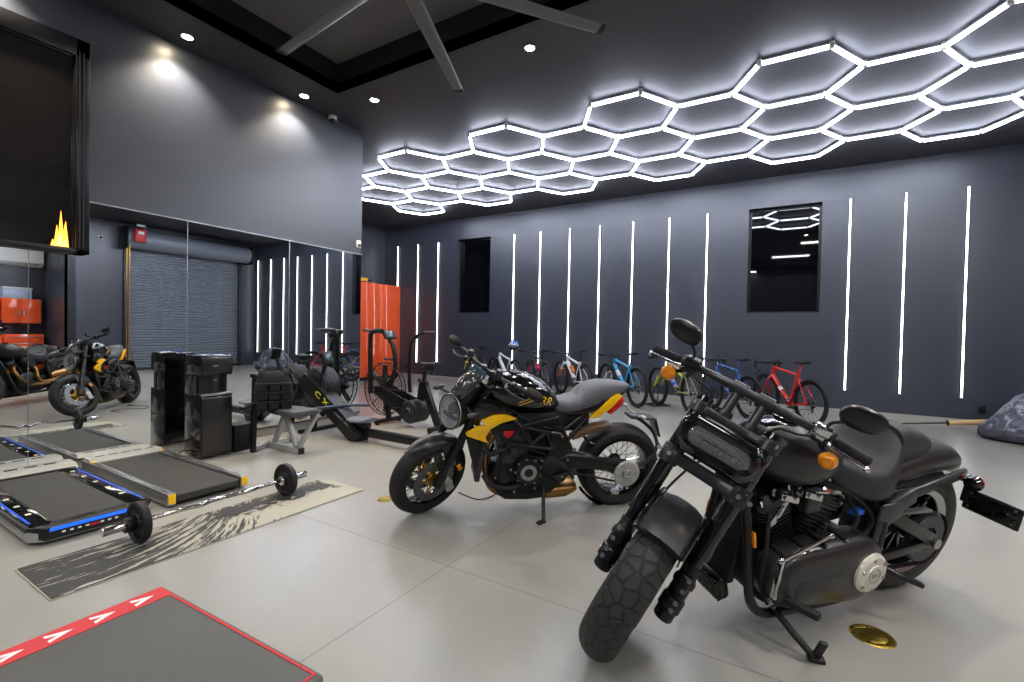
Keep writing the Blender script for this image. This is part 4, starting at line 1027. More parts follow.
for i in range(4):
    y1 = 4.32-.75*i
    t = thing('tool_cabinet', ['red wall cabinet nearest the dark pillar, under the air conditioner', 'red wall cabinet second from the dark pillar', 'red wall cabinet third from the dark pillar', 'red wall cabinet furthest from the dark pillar'][i], 'cabinet', (XB_, y1-.37, 1.25), 0, 'red wall cabinets of the tool alcove')
    MB().bx(-.34, -.36, .0 if i % 2 == 0 else .16, -.001, .36, .62, .004).make('body', 'redlac', t)
    for s in (0, 1):
        d = MB().bx(-.36, -.358+.36*s, .005 if i % 2 == 0 else .165, -.341, -.002+.36*s, .615, .003).make('door', 'redlac', t)
        MB().bx(-.372, -.06+.09*s, .2, -.36, -.03+.09*s, .21+.1, .003).make('handle', 'alu', d)
    t = thing('storage_box', ['white storage box on top of the red cabinet by the pillar', 'white storage box on the second red cabinet', 'white storage box on the third red cabinet', 'white storage box on the furthest red cabinet'][i], 'box', (XB_, y1-.37, 1.872), 0, 'white boxes on the red cabinets')
    MB().bx(-.3, -.32, 0, -.02, .2, .24, .012).make('body', 'paleblue', t); MB().bx(-.31, -.33, .2405, -.01, .21, .29, .01).make('lid', 'white', t)
    t = thing('tool_chest', ['red drawer chest nearest the dark pillar', 'red drawer chest second from the dark pillar', 'red drawer chest third from the dark pillar', 'red drawer chest furthest from the dark pillar'][i], 'tool chest', (XB_, y1-.37, 0), 0, 'red drawer chests of the tool alcove')
    MB().bx(-.55, -.365, .06, -.002, .365, .97, .004).make('body', 'redlac', t); MB().bx(-.5, -.34, 0, -.05, .34, .059).make('plinth', 'matte', t)
    for k in range(5):
        d = MB().bx(-.57, -.35, .09+.17*k, -.551, .35, .245+.17*k, .004).make('drawer', 'redlac', t)
        MB().bx(-.585, -.3, .21+.17*k, -.571, .3, .228+.17*k, .003).make('handle', 'alu', d)
    t = thing('power_tool', ['black power tool on the chest nearest the dark pillar', 'black power tool on the second chest from the dark pillar', 'black power tool on the third chest from the dark pillar', 'black power tool on the chest furthest from the dark pillar'][i], 'tool', (XB_-.3, y1-.32, .972), (0, 0, .4*i), 'power tools on the red chests')
    b = MB(); b.box((0, 0, .03), (.14, .08, .06), bev=.008); b.beam((0, 0, .05), (.02, 0, .17), .045, .05, (0, 1, 0), bev=.01); b.beam((-.09, 0, .19), (.13, 0, .19), .07, .07, bev=.02); b.make('body', 'matte', t); MB().cyl((.13, 0, .19), (.18, 0, .19), .02).make('chuck', 'redgear', t)
t = thing('wooden_workbench', 'low pale wooden bench in front of the red drawer chests', 'bench', (XB_-1.0, 3.25, 0))
MB().bx(-.2, -1.4, .60, .25, 1.14, .68, .006).make('top', 'wood', t)
for x in (-.13, .18):
    for y in (-1.3, 1.05): MB().bx(x-.04, y-.04, 0, x+.04, y+.04, .6, .004).make('leg', 'wood', t)
# ------------------------------------------------------------------ motorcycle helpers
from mathutils.bvhtree import BVHTree
def steer_mx(p0, ax, a):
    return Matrix.Translation(V(p0)) @ Matrix.Rotation(a, 4, V(ax).normalized()) @ Matrix.Translation(-V(p0))
def ringx(x, zc, w, h, p=2.5, n=20, y=0.): return se((x, y, zc), (0, 1, 0), (0, 0, 1), w, h, p, n)
def loftx(tab, p=2.5, n=20):
    """tab rows: x, z_top, z_bottom, half width"""
    return [ringx(x, (a+b)/2, w, (a-b)/2, p, n) for x, a, b, w in tab]
def wrap_side(o, target, s, gap=.0012, y0=.5):
    """lay the vertices of o onto target's side along -s*y"""
    bm = bmesh.new(); bm.from_mesh(target.data); tr = BVHTree.FromBMesh(bm); bm.free()
    mb = o.matrix_basis.copy(); inv = mb.inverted()
    for v in o.data.vertices:
        w = mb @ v.co; h = tr.ray_cast(V((w.x, s*y0, w.z)), V((0, -s, 0)))
        if h[0] is not None: v.co = inv @ (h[0]+V((0, s*gap, 0)))
def side_text(name, body, size, m, x, z, s, parent, target, shear=0., ang=0.):
    o = text(name, body, size, m, (0, 0, 0), (0, 0, 0), parent, 0, shear)
    bm = bmesh.new(); bm.from_mesh(o.data); bmesh.ops.triangulate(bm, faces=bm.faces[:]); bmesh.ops.subdivide_edges(bm, edges=[e for e in bm.edges if e.calc_length() > .02], cuts=2)
    R_ = Euler((rad(90), 0, rad(180) if s > 0 else 0)).to_matrix().to_4x4()
    bm.transform(Matrix.Translation((x, s*.3, z)) @ Matrix.Rotation(ang*s, 4, 'Y') @ R_); bm.to_mesh(o.data); bm.free()
    wrap_side(o, target, s); return o
def tyre_prof(R0, w, h, rim):
    """closed (radius, y) outline of a motorcycle tyre; R0 outer radius, w width, h section height"""
    pr = []
    for i in range(15):
        t = -1.25+2.5*i/14
        pr.append((R0-h*.62*(1-math.cos(t))*1.05, w/2*math.sin(t)/math.sin(1.25)))
    a = pr[-1]
    out = pr+[(R0-h*.8, w*.47), (R0-h, w*.36), (rim, w*.30), (rim, -w*.30), (R0-h, -w*.36), (R0-h*.8, -w*.47)]
    return out
def spin_part(root, name, c, mb, m):
    o = mb.make(name, m, root); o.location = c; return o

def tread_mat(name, R0, sc, wd, dark=(20, 20, 21), light=(40, 40, 40)):
    m = bpy.data.materials.new(name); m.use_nodes = True
    nt = m.node_tree; N = nt.nodes; L = nt.links; b = N['Principled BSDF']
    tc = N.new('ShaderNodeTexCoord'); sx = N.new('ShaderNodeSeparateXYZ'); L.new(tc.outputs['Object'], sx.inputs[0])
    at = N.new('ShaderNodeMath'); at.operation = 'ARCTAN2'; L.new(sx.outputs['Z'], at.inputs[0]); L.new(sx.outputs['X'], at.inputs[1])
    mu = N.new('ShaderNodeMath'); mu.operation = 'MULTIPLY'; mu.inputs[1].default_value = R0; L.new(at.outputs[0], mu.inputs[0])
    ab = N.new('ShaderNodeMath'); ab.operation = 'MULTIPLY'; ab.inputs[1].default_value = 1.15; L.new(sx.outputs['Y'], ab.inputs[0])
    cv = N.new('ShaderNodeCombineXYZ'); L.new(mu.outputs[0], cv.inputs[0]); L.new(ab.outputs[0], cv.inputs[1])
    vo = N.new('ShaderNodeTexVoronoi'); vo.feature = 'DISTANCE_TO_EDGE'; vo.inputs['Scale'].default_value = sc; vo.inputs['Randomness'].default_value = .62
    vo.voronoi_dimensions = '2D'
    L.new(cv.outputs[0], vo.inputs['Vector'])
    r = N.new('ShaderNodeMapRange'); r.inputs[1].default_value = wd*.55; r.inputs[2].default_value = wd; L.new(vo.outputs['Distance'], r.inputs[0])
    mx = N.new('ShaderNodeMix'); mx.data_type = 'RGBA'; mx.inputs[6].default_value = (*lin(dark), 1); mx.inputs[7].default_value = (*lin(light), 1)
    L.new(r.outputs[0], mx.inputs[0]); L.new(mx.outputs[2], b.inputs['Base Color']); b.inputs['Roughness'].default_value = .62
    bp = N.new('ShaderNodeBump'); bp.inputs['Strength'].default_value = .9; bp.inputs['Distance'].default_value = .008
    L.new(r.outputs[0], bp.inputs['Height']); L.new(bp.outputs[0], b.inputs['Normal'])
    return m
def spokes(mb, n, r0, r1, y0, c=(0, 0, 0), t=.0024):
    for i in range(n):
        a = 2*pi*i/n; b = a+(.42 if i % 2 else -.42); s = 1 if (i//2) % 2 else -1
        mb.cyl(V(c)+V((r0*math.cos(b), s*y0, r0*math.sin(b))), V(c)+V((r1*math.cos(a), s*y0*.25, r1*math.sin(a))), t, n=5)
def disc(mb, r0, r1, y, c=(0, 0, 0), t=.004, holes=0):
    mb.lathe([(r0, y-t/2), (r1, y-t/2), (r1, y+t/2), (r0, y+t/2)], c, (0, 1, 0), 48, True)

# ------------------------------------------------------------------ yellow and black naked motorcycle
mv = thing('motorcycle', 'black and yellow naked sport motorcycle with wire wheels on its kickstand', 'motorcycle', (-1.133, 3.402, .003), (rad(-9), 0, rad(-137.54)))
SM = steer_mx((1.05, 0, .88), (-math.sin(rad(24.5)), 0, math.cos(rad(24.5))), rad(33))
def front(o): o.matrix_basis = SM @ o.matrix_basis; return o
FW = V((1.372, 0, .285)); RWc = V((0, 0, .305))
# wheels
w = front(spin_part(mv, 'front_wheel', FW, MB().lathe(tyre_prof(.285, .12, .085, .20), (0, 0, 0), (0, 1, 0), 72, True), 'rubber'))
MB().lathe([(.206, -.042), (.206, .042), (.196, .046), (.188, .03), (.184, 0), (.188, -.03), (.196, -.046)], (0, 0, 0), (0, 1, 0), 56, True).make('rim', 'gloss', w)
b = MB(); spokes(b, 40, .035, .19, .035); b.make('spokes', 'chrome', w)
MB().lathe([(0, -.06), (.02, -.06), (.042, -.045), (.03, -.03), (.03, .03), (.042, .045), (.02, .06), (0, .06)], (0, 0, 0), (0, 1, 0), 24).make('hub', 'gold', w)
M['discsteel'] = mat('brake_disc_steel', (112, 112, 112), .36, metal=1, vscale=60, vary=.45)
for s in (-1, 1):
    b = MB(); disc(b, .10, .155, s*.062)
    for i in range(10):
        a = 2*pi*i/10; b.cyl((.1*math.cos(a), s*.062-.006, .1*math.sin(a)), (.1*math.cos(a), s*.062+.006, .1*math.sin(a)), .011, n=8)
    b.make('brake_disc', 'discsteel', w)
    b = MB(); disc(b, .03, .05, s*.06, t=.006)
    for i in range(5):
        a = 2*pi*i/5; b.beam((.045*math.cos(a), s*.06, .045*math.sin(a)), (.1*math.cos(a+.25), s*.06, .1*math.sin(a+.25)), .014, .006, (0, 1, 0))
    b.make('disc_carrier', 'gold', w)
w = spin_part(mv, 'rear_wheel', RWc, MB().lathe(tyre_prof(.308, .19, .10, .20), (0, 0, 0), (0, 1, 0), 72, True), 'rubber')
rm = MB().lathe([(.212, -.075), (.212, .075), (.2, .08), (.19, .06), (.186, 0), (.19, -.06), (.2, -.08)], (0, 0, 0), (0, 1, 0), 56, True).make('rim', 'gloss', w)
b = MB(); spokes(b, 36, .05, .19, .06); b.make('spokes', 'chrome', w)
MB().lathe([(0, -.075), (.035, -.075), (.055, -.05), (.035, -.03), (.035, .04), (.055, .06), (.045, .17), (0, .17)], (0, 0, 0), (0, 1, 0), 28).make('hub', 'dark', w)
b = MB(); b.lathe([(.04, .162), (.086, .162), (.092, .168), (.092, .176), (.086, .182), (.04, .182)], (0, 0, 0), (0, 1, 0), 48, True)
for i in range(40):
    a = 2*pi*i/40; b.box((.094*math.cos(a), .172, .094*math.sin(a)), (.008, .005, .006), (0, -a, 0))
sp_ = b.make('sprocket', 'silver', w)
b = MB(); b.lathe([(0, .16), (.035, .16), (.04, .185), (.034, .198), (.016, .198), (.014, .188), (0, .188)], (0, 0, 0), (0, 1, 0), 24)
for i in range(6):
    a = 2*pi*i/6; b.cyl((.066*math.cos(a), .175, .066*math.sin(a)), (.066*math.cos(a), .189, .066*math.sin(a)), .011, n=10)
b.make('sprocket_carrier', 'alu', w)
o = text('rim_lettering', 'MV', .04, 'whitemark', (.03, .0825, -.197), (rad(90), 0, rad(180)), w, .0006, .3)
# fork
fk = MB()
for s in (-1, 1):
    top, ax = V((1.035, s*.10, .955)), V((1.36, s*.10, .285)); d = (ax-top).normalized()
    fk.tube([top, top+(ax-top)*.58], .027, 16); fk.tube([top+(ax-top)*.56, top+(ax-top)*.6], .031, 16); fk.tube([top+(ax-top)*.6, ax], .021, 14)
    fk.lathe([(0, -.03), (.03, -.03), (.034, 0), (.034, .05), (.024, .1), (0, .1)], ax, -d, 16); fk.cyl(ax+V((0, s*.03, 0)), ax-V((0, s*.05, 0)), .018, n=14)
fork_ = front(fk.make('fork', 'black', mv))
tc_ = MB()
for t_ in (.02, .28):
    p_ = V((1.035, 0, .955))+(V((1.36, 0, .285))-V((1.035, 0, .955)))*t_
    tc_.plate([(p_.x-.055, -.14), (p_.x+.03, -.14), (p_.x+.04, 0), (p_.x+.03, .14), (p_.x-.055, .14), (p_.x-.075, 0)], p_.z-.015, p_.z+.015, .008, 'xy')
tc_.make('triple_clamp', 'dark', fork_)
for s in (-1, 1):
    b = MB(); c0 = V((1.27, s*.082, .235)); b.box(c0, (.052, .05, .12), (0, rad(25), 0), .012, 3); b.cyl(c0+V((-.0, s*.02, .03)), c0+V((0, s*.033, .03)), .018); b.cyl(c0+V((.01, s*.02, -.03)), c0+V((.01, s*.033, -.03)), .018)
    b.make('caliper', 'silver', fork_)
    b = MB(); b.box((1.215, s*.118, .37), (.03, .012, .05), (0, rad(25), 0), .004); b.make('side_reflector', 'amber', fork_)
# front fender
b = MB(); rings = []
for i in range(15):
    a = rad(56+88*i/14); r_ = .302; wv = .068*(1-.35*abs((i-7)/7)**3)
    u = V((math.cos(a), 0, math.sin(a)))
    rings.append([FW+u*(r_+dr)+V((0, y, 0)) for y, dr in ((-wv, -.055), (-wv*.95, -.02), (-wv*.6, .004), (0, .012), (wv*.6, .004), (wv*.95, -.02), (wv, -.055), (wv*.9, -.05), (wv*.85, -.022), (wv*.5, -.003), (0, .005), (-wv*.5, -.003), (-wv*.85, -.022), (-wv*.9, -.05))])
b.loft(rings)
for s in (-1, 1): b.plate([(1.19, .5), (1.27, .55), (1.34, .55), (1.29, .36), (1.25, .36)], s*.062, s*.076, .004)
front(b.make('front_mudguard', 'satinblk', mv))
# headlamp: tilted round bowl
hc = V((1.262, 0, .755)); hx = V((math.cos(rad(8)), 0, math.sin(rad(8))))
hl = front(MB().lathe([(.0, -.15), (.05, -.14), (.09, -.10), (.112, -.045), (.118, -.005), (.118, .006), (.110, .010), (.106, .002), (.106, -.01)], hc, hx, 40).make('headlamp', 'black', mv))
b = MB(); b.lathe([(0, -.07), (.06, -.055), (.1, -.012), (.106, .0)], hc, hx, 36); b.make('reflector', 'reflector', hl)
b = MB(); b.cyl(hc+V((-.055, 0, .012)), hc+V((-.03, 0, .014)), .035, n=20); b.box(hc+V((-.025, 0, -.03)), (.03, .12, .018), bev=.004); b.make('projector', 'screen', hl)
MB().lathe([(0, .022), (.05, .018), (.09, .008), (.107, -.004)], hc, hx, 36).make('lens', 'glass', hl)
b = MB(); b.torus(hc, hx, .112, .008, 40, 8); b.make('bezel', 'silver', hl)
M['smoke'] = mat('smoked_cowl', (70, 70, 66), .12, trans=.25, coat=.5)
b = MB(); rings = []
for x, z, w_, h_ in ((1.245, .895, .055, .01), (1.215, .935, .07, .026), (1.165, .98, .066, .034), (1.125, 1.015, .046, .018), (1.112, 1.026, .024, .006)):
    rings.append([V((x-.05*math.cos(t)**2*0+(-.045)*(1-math.sin(t)), w_*math.cos(t), z+h_*math.sin(t)-.02)) for t in [pi*i/12 for i in range(13)]])
cow = b.loft(rings, cap=False).make('fly_screen', 'smoke', mv, solid=.004); front(cow)
b = MB(); b.plate([(1.04, .80), (1.20, .80), (1.24, .87), (1.14, .95), (1.03, .93)], -.07, .07, .02); b.make('nose_cowl', 'black', cow)
b = MB(); b.box((1.085, 0, 1.0), (.025, .15, .085), (0, rad(-40), 0), .008); b.make('dash', 'screen', cow)
# handlebar
hb0 = V((.985, 0, .99))
b = MB(); b.tube([hb0+V((-.06, -.39, -.005)), hb0+V((-.03, -.25, .008)), hb0+V((.0, -.10, .012)), hb0+V((0, .10, .012)), hb0+V((-.03, .25, .008)), hb0+V((-.06, .39, -.005))], .0125, 10, k=4)
for s in (-1, 1): b.cyl(hb0+V((.005, s*.05, -.035)), hb0+V((0, s*.05, .03)), .021, n=14)
hb = front(b.make('handlebar', 'char', mv))
for s in (-1, 1):
    b = MB(); b.tube([hb0+V((-.037, s*.27, .005)), hb0+V((-.06, s*.39, -.005))], .0175, 12); b.make('grip', 'rubber', hb)
    b = MB(); b.box(hb0+V((-.02, s*.235, .004)), (.05, .045, .05), bev=.01); b.make('switch', 'plastic', hb)
    b = MB(); b.tube([hb0+V((.0, s*.21, .02)), hb0+V((.055, s*.25, .015)), hb0+V((.045, s*.33, .0)), hb0+V((.015, s*.40, -.005))], .0075, 8, k=4, flat=.7); b.make('lever', 'char', hb)
    b = MB(); c_ = hb0+V((.04, s*.16, .05)); b.cyl(c_, c_+V((0, 0, .05)), .022, n=16, bev=.004); b.tube([c_+V((0, 0, .01)), hb0+V((.02, s*.21, .01))], .01, 8); b.make('reservoir', 'char', hb)
    b = MB(); e_ = hb0+V((-.062, s*.40, -.006))
    b.tube([e_, e_+V((.005, s*.035, 0)), e_+V((.05, s*.06, .035))], .009, 8, k=3)
    b.loft([se(e_+V((.05+dx_, s*(.04), .05)), (0, 1, 0), (0, 0, 1), a, c, 2.6, 18) for dx_, a, c in ((-.02, .06, .028), (-.014, .072, .036), (.004, .066, .03), (.022, .035, .016))]); b.make('mirror', 'matte', hb)
    b = MB(); c_ = V((1.235, s*.2, .83)); b.loft([se(c_+V((x, 0, 0)), (0, 1, 0), (0, 0, 1), a, c, 2.2, 12) for x, a, c in ((-.05, .008, .006), (-.02, .02, .014), (.02, .024, .016), (.035, .012, .01))]); b.tube([c_, (1.2, s*.1, .82)], .008, 8); front(b.make('indicator', 'char', mv))
# tank
tk = MB().loft(loftx([(1.03, .915, .885, .05), (1.01, .94, .855, .085), (.95, .962, .80, .125), (.88, .985, .765, .155), (.80, .998, .742, .168), (.72, .985, .728, .167), (.65, .958, .722, .155), (.58, .912, .73, .128), (.53, .862, .745, .10), (.50, .815, .76, .078), (.487, .79, .77, .05)], 2.35, 28)).make('fuel_tank', 'gloss', mv)
MB().lathe([(0, 0), (.045, 0), (.045, .006), (.03, .012), (0, .012)], (.80, 0, .993), (-.1, 0, 1), 24).make('fuel_cap', 'dark', tk)
side_text('lettering', 'RR', .075, 'yellow', .612, .828, 1, tk, tk, .2, rad(-14)); side_text('lettering', 'RR', .075, 'yellow', .612, .828, -1, tk, tk, -.1, rad(-14))
for s in (-1, 1):
    for dz in (0, .022):
        b = MB(); n_ = 14
        P_ = [(.80-.13*i/(n_-1), .80+.055*i/(n_-1)+dz) for i in range(n_)]
        vs = [V((x, s*.3, z+q)) for x, z in P_ for q in (0, .007)]
        b.add(vs, [(2*i, 2*i+1, 2*i+3, 2*i+2) for i in range(n_-1)]); o = b.make('stripe', 'yellow', tk); wrap_side(o, tk, s)
    b = MB(); vs = []; n_ = 16
    for i in range(n_):
        t = 2*pi*i/n_; vs.append(V((.765+.026*math.cos(t), s*.3, .89+.014*math.sin(t))))
    b.add(vs, [tuple(range(n_))]); o = b.make('emblem', 'silver', tk); wrap_side(o, tk, s)
# seat and tail
st_ = MB().loft(loftx([(.53, .79, .72, .055), (.50, .805, .715, .09), (.43, .815, .72, .125), (.36, .835, .735, .135), (.325, .885, .745, .128), (.28, .915, .76, .118), (.2, .938, .79, .102), (.1, .938, .82, .085), (.02, .925, .855, .062), (-.02, .914, .885, .035), (-.03, .908, .895, .012)], 3.0, 24)).make('seat', 'seatgrey', mv)
tl_ = MB().loft(loftx([(.55, .75, .70, .05), (.48, .765, .69, .10), (.4, .785, .70, .118), (.3, .80, .70, .112), (.2, .835, .73, .098), (.1, .855, .78, .078), (.0, .895, .85, .052), (-.035, .905, .89, .02)], 2.8, 22)).make('tail_unit', 'black', mv)
for s in (-1, 1):
    b = MB(); b.plate([(.285, .69), (.215, .692), (.13, .755), (.045, .85), (.09, .862), (.17, .80)], s*.07, s*.108, .01); b.xf(Matrix.Translation((0, 0, 0))); b.make('side_panel', 'yellow', tl_)
    b = MB(); b.plate([(.15, .722), (.12, .715), (.05, .775), (.03, .83), (.06, .832), (.10, .79)], s*.055, s*.104, .008); b.make('tail_lamp', 'redglass', tl_)
    b = MB(); b.beam((.17, s*.07, .885), (-.02, s*.03, .905), .012, .008); b.make('grab_trim', 'silver', tl_)
# yellow side spears by the radiator
for s in (-1, 1):
    b = MB(); b.plate([(.80, .712), (.88, .742), (.96, .738), (1.035, .705), (1.02, .668), (1.07, .662), (1.14, .622), (1.135, .60), (.985, .545), (1.01, .585), (.975, .645), (.90, .685)], s*.125, s*.155, .008); sp = b.make('side_spear', 'yellow', mv)
    b = MB(); b.plate([(.86, .80), (1.03, .86), (1.09, .80), (1.06, .70), (.93, .72), (.82, .72)], s*.09, s*.135, .014); b.make('air_intake', 'gloss', sp)
    b = MB(); b.plate([(.90, .78), (1.02, .82), (1.05, .775), (.95, .745)], s*.134, s*.1385, .002); b.make('intake_mesh', 'matte', sp)
    b = MB(); b.plate([(1.13, .60), (1.08, .60), (1.02, .53), (1.04, .42), (1.07, .33), (1.10, .45)], s*.10, s*.13, .01); b.make('radiator_shroud', 'black', sp)
# radiator
b = MB(); b.box((1.03, 0, .41), (.035, .24, .30), (0, rad(-8), 0), .006); rd = b.make('radiator', 'char', mv)
b = MB()
for i in range(16): b.box((1.05, 0, .28+.017*i), (.004, .21, .005), (0, rad(-8), 0))
b.make('fins', 'dark', rd)
# trellis frame
b = MB()
for s in (-1, 1):
    y = s*.155; Y = s*.165
    for a, c in (((1.0, s*.05, .88), (.78, y, .66)), ((1.03, s*.05, .78), (.86, y, .54)), ((.78, y, .66), (.50, Y, .60)), ((.86, y, .54), (.55, Y, .50)), ((.78, y, .66), (.70, y, .53)), ((.86, y, .54), (.78, y, .66)), ((.70, y, .53), (.60, Y, .62)), ((.60, Y, .62), (.55, Y, .50)), ((1.0, s*.05, .88), (.86, y, .54)), ((.86, y, .54), (.93, y*.8, .36)), ((.5, Y*.8, .60), (.3, s*.07, .72)), ((.48, Y*.8, .5), (.28, s*.07, .69)), ((.78, y, .66), (.52, y, .72))):
        b.cyl(a, c, .0135, n=12)
    b.plate([(.56, .66), (.48, .65), (.40, .50), (.40, .32), (.46, .24), (.55, .28), (.58, .42)], s*.115, s*.155, .014)
b.tube([(1.02, 0, .70), (.985, 0, .93)], .034, 16); fr = b.make('frame', 'black', mv)
# engine
b = MB(); b.plate([(.96, .26), (.95, .36), (.86, .42), (.62, .44), (.46, .36), (.44, .24), (.54, .15), (.86, .15)], -.14, .135, .03, seg=3)
en = b.make('engine', 'dark', mv)
b = MB(); b.loft([[V((x, y*(1 if k else .95), z)) for x, y, z in ((xb-.1, -.13, z), (xb+.1, -.13, z), (xb+.1, .13, z), (xb-.1, .13, z))] for k, (xb, z) in enumerate(((.80, .40), (.83, .52), (.845, .60)))]); b.make('cylinder_block', 'char', en)
for i in range(7): pass
b = MB(); b.loft([ringx(x, z, .135, h, 4, 16) for x, z, h in ((.74, .63, .03), (.78, .645, .055), (.92, .635, .055), (.955, .62, .03))]); b.make('cam_cover', 'matte', en)
for s in (-1, 1): MB().box((.845, s*.142, .60), (.09, .02, .05), bev=.006).make('cam_end_cap', 'redgear', en)
for s in (-1, 1):
    b = MB(); b.lathe([(0, .195), (.05, .195), (.085, .188), (.098, .17), (.102, .13), (0, .13)], (.715, 0, .35), (0, s, 0), 40); b.make('clutch_cover', 'black', en)
    b = MB()
    for i in range(9):
        a = 2*pi*i/9; b.cyl((.715+.09*math.cos(a), s*.17, .35+.09*math.sin(a)), (.715+.09*math.cos(a), s*.186, .35+.09*math.sin(a)), .007, n=8)
    b.lathe([(.03, .194), (.055, .194), (.055, .199), (.03, .199)], (.715, 0, .35), (0, s, 0), 28, True); split(b, 'cover_bolt', 'alu', en)
    b = MB(); b.lathe([(0, .17), (.05, .17), (.066, .16), (.07, .13), (0, .13)], (.55, 0, .375), (0, s, 0), 28); b.make('sprocket_cover', 'matte', en); b = MB(); b.lathe([(0, .165), (.035, .165), (.045, .15), (.045, .12), (0, .12)], (.87, 0, .30), (0, s, 0), 24); b.make('alternator_cover', 'matte', en)
    b = MB()
    for q in ((.5, .2, .6), (.62, .17, .42), (.47, .17, .3), (.83, .165, .36), (.93, .15, .3), (.66, .165, .22), (.8, .165, .2), (.55, .17, .52), (.44, .17, .42)): b.cyl((q[0], s*(q[1]-.03), q[2]), (q[0], s*q[1], q[2]), .008, n=8)
    split(b, 'bolt', 'alu', en)
    b = MB(); b.tube([(1.02, s*.1, .5), (.97, s*.15, .47), (.9, s*.15, .5), (.84, s*.13, .47)], .017, 10, k=5); b.tube([(1.01, s*.1, .3), (.95, s*.16, .25), (.82, s*.16, .23), (.72, s*.15, .26)], .015, 10, k=5); split(b, 'hose', 'rubber', en)
    b = MB(); b.tube([(.8, s*.11, .70), (.72, s*.16, .6), (.68, s*.16, .5), (.6, s*.15, .46)], .006, 6, k=5); b.tube([(.9, s*.1, .8), (.7, s*.14, .68), (.56, s*.15, .64), (.45, s*.1, .62)], .006, 6, k=5); split(b, 'wire', 'rubber', en)
b = MB(); b.loft(loftx([(.90, .2, .13, .08), (.85, .22, .105, .12), (.7, .21, .1, .13), (.56, .2, .11, .12), (.5, .19, .13, .09)], 3.5)); b.make('belly_pan', 'black', en)
b = MB(); b.box((.63, 0, .61), (.36, .22, .26), bev=.03); b.make('air_box', 'matte', en)
b = MB(); b.box((.38, 0, .655), (.22, .17, .13), bev=.02); b.make('battery_box', 'matte', mv)
for x in (.68, .77): pass
# exhaust: headers round the front, collector under, three stacked outlets on the right
b = MB()
for i, y in enumerate((-.07, 0, .07)): b.tube([(.92, y, .58), (.985, y, .50), (.985, y*.8, .3), (.93, y*.7, .17), (.78, y*.5, .11), (.6, -.02+y*.4, .12)], .021, 10, k=5)
ex = b.make('exhaust', 'bronze', mv)
MB().loft(loftx([(.62, .17, .09, .07), (.56, .21, .1, .13), (.42, .22, .11, .14), (.34, .21, .15, .12)], 3)).make('collector', 'bronze', ex)
for i in range(3):
    MB().lathe([(.02, 0), (.027, .02), (.03, .12), (.033, .15), (.027, .15), (.022, .03)], (.40, -.16-.012*i, .18+.058*i), (-1, -.1, .14), 20, True).make('outlet', 'char', ex)
# swing arm (left side only), shock, hugger, plate arm
b = MB(); b.loft([se((x, .15*0+y, z), (0, 1, 0), (0, 0, 1), w_, h_, 3, 14) for x, y, z, w_, h_ in ((.52, .10, .38, .06, .055), (.42, .12, .40, .05, .07), (.28, .13, .39, .034, .055), (.14, .132, .355, .026, .044), (.04, .132, .32, .022, .055), (-.05, .13, .30, .02, .045))])
b.box((.46, 0, .38), (.1, .26, .1), bev=.02); sw = b.make('swing_arm', 'black', mv)
b = MB(); b.tube([(0, .147, .392), (.28, .147, .43), (.55, .147, .42)], .008, 6); b.tube([(0, .147, .218), (.28, .147, .29), (.55, .147, .33)], .008, 6); b.make('chain', 'dark', sw)
b = MB(); b.torus(RWc, (0, 1, 0), .325, .012, 20, 8, rad(38), rad(98), (1, 0, 0), 5.2); 
hg = b.make('hugger', 'gloss', sw)
b = MB(); b.loft([ringx(x, z, .05, h, 2.6, 14, .09) for x, z, h in ((.4, .555, .012), (.36, .58, .03), (.25, .62, .03), (.14, .645, .018), (.12, .648, .006))]); M['browncov'] = mat('brown_cover', (84, 64, 46), .4); b.make('hugger_top', 'browncov', hg)
b = MB(); b.cyl((.42, .02, .43), (.52, .02, .63), .032, n=16); b.make('shock', 'char', mv)
b = MB(); b.torus((.46, .02, .51), (.1, 0, .2), .04, .008, 16, 6)
for i in range(5): b.torus(V((.43, .02, .45))+V((.02, 0, .04))*i, (.1, 0, .2), .042, .008, 18, 6)
b.make('spring', 'redgear', mv)
b = MB(); b.tube([(-.03, .13, .31), (-.15, .13, .36), (-.245, .11, .46), (-.235, .06, .56), (-.15, .03, .64), (-.07, .0, .672)], .013, 10, k=5); b.beam((-.05, .0, .672), (-.25, 0, .655), .12, .016, bev=.005); b.beam((-.245, 0, .66), (-.295, 0, .52), .12, .012, (1, 0, 0), bev=.004)
pa = b.make('plate_holder', 'black', mv)
MB().beam((-.25, 0, .655), (-.05, 0, .683), .09, .01, bev=.004).make('plate_lamp', 'char', pa)
MB().cyl((-.302, .02, .44), (-.312, .02, .437), .024, n=20, bev=.003).make('reflector', 'darkred', pa)
for s in (-1, 1):
    b = MB(); b.tube([(-.12, s*.04, .672), (-.1, s*.12, .70)], .008, 8); b.ball((-.1, s*.14, .703), (.018, .03, .016), 12, 8); b.make('indicator', 'silver', pa)
# kickstand, pegs
b = MB(); b.tube([(.585, .13, .21), (.60, .19, .16), (.625, .31, .062)], .0125, 10, k=4); b.beam((.615, .3, .06), (.67, .325, .055), .035, .014, bev=.004); b.make('kickstand', 'matte', mv)
for s in (-1, 1):
    b = MB(); b.plate([(.50, .40), (.42, .42), (.36, .32), (.40, .30)], s*.155, s*.165, .003); b.beam((.42, s*.165, .33), (.42, s*.25, .33), .02, .022, bev=.004); b.beam((.42, s*.17, .33), (.53, s*.175, .30), .012, .018, (0, 1, 0), bev=.003); b.make('foot_peg', 'char', mv)
    b = MB(); b.beam((.36, s*.1, .62), (.28, s*.12, .52), .02, .03, (0, 1, 0), bev=.004); b.beam((.28, s*.12, .52), (.27, s*.2, .53), .02, .02, bev=.004); b.make('passenger_peg', 'black', mv)
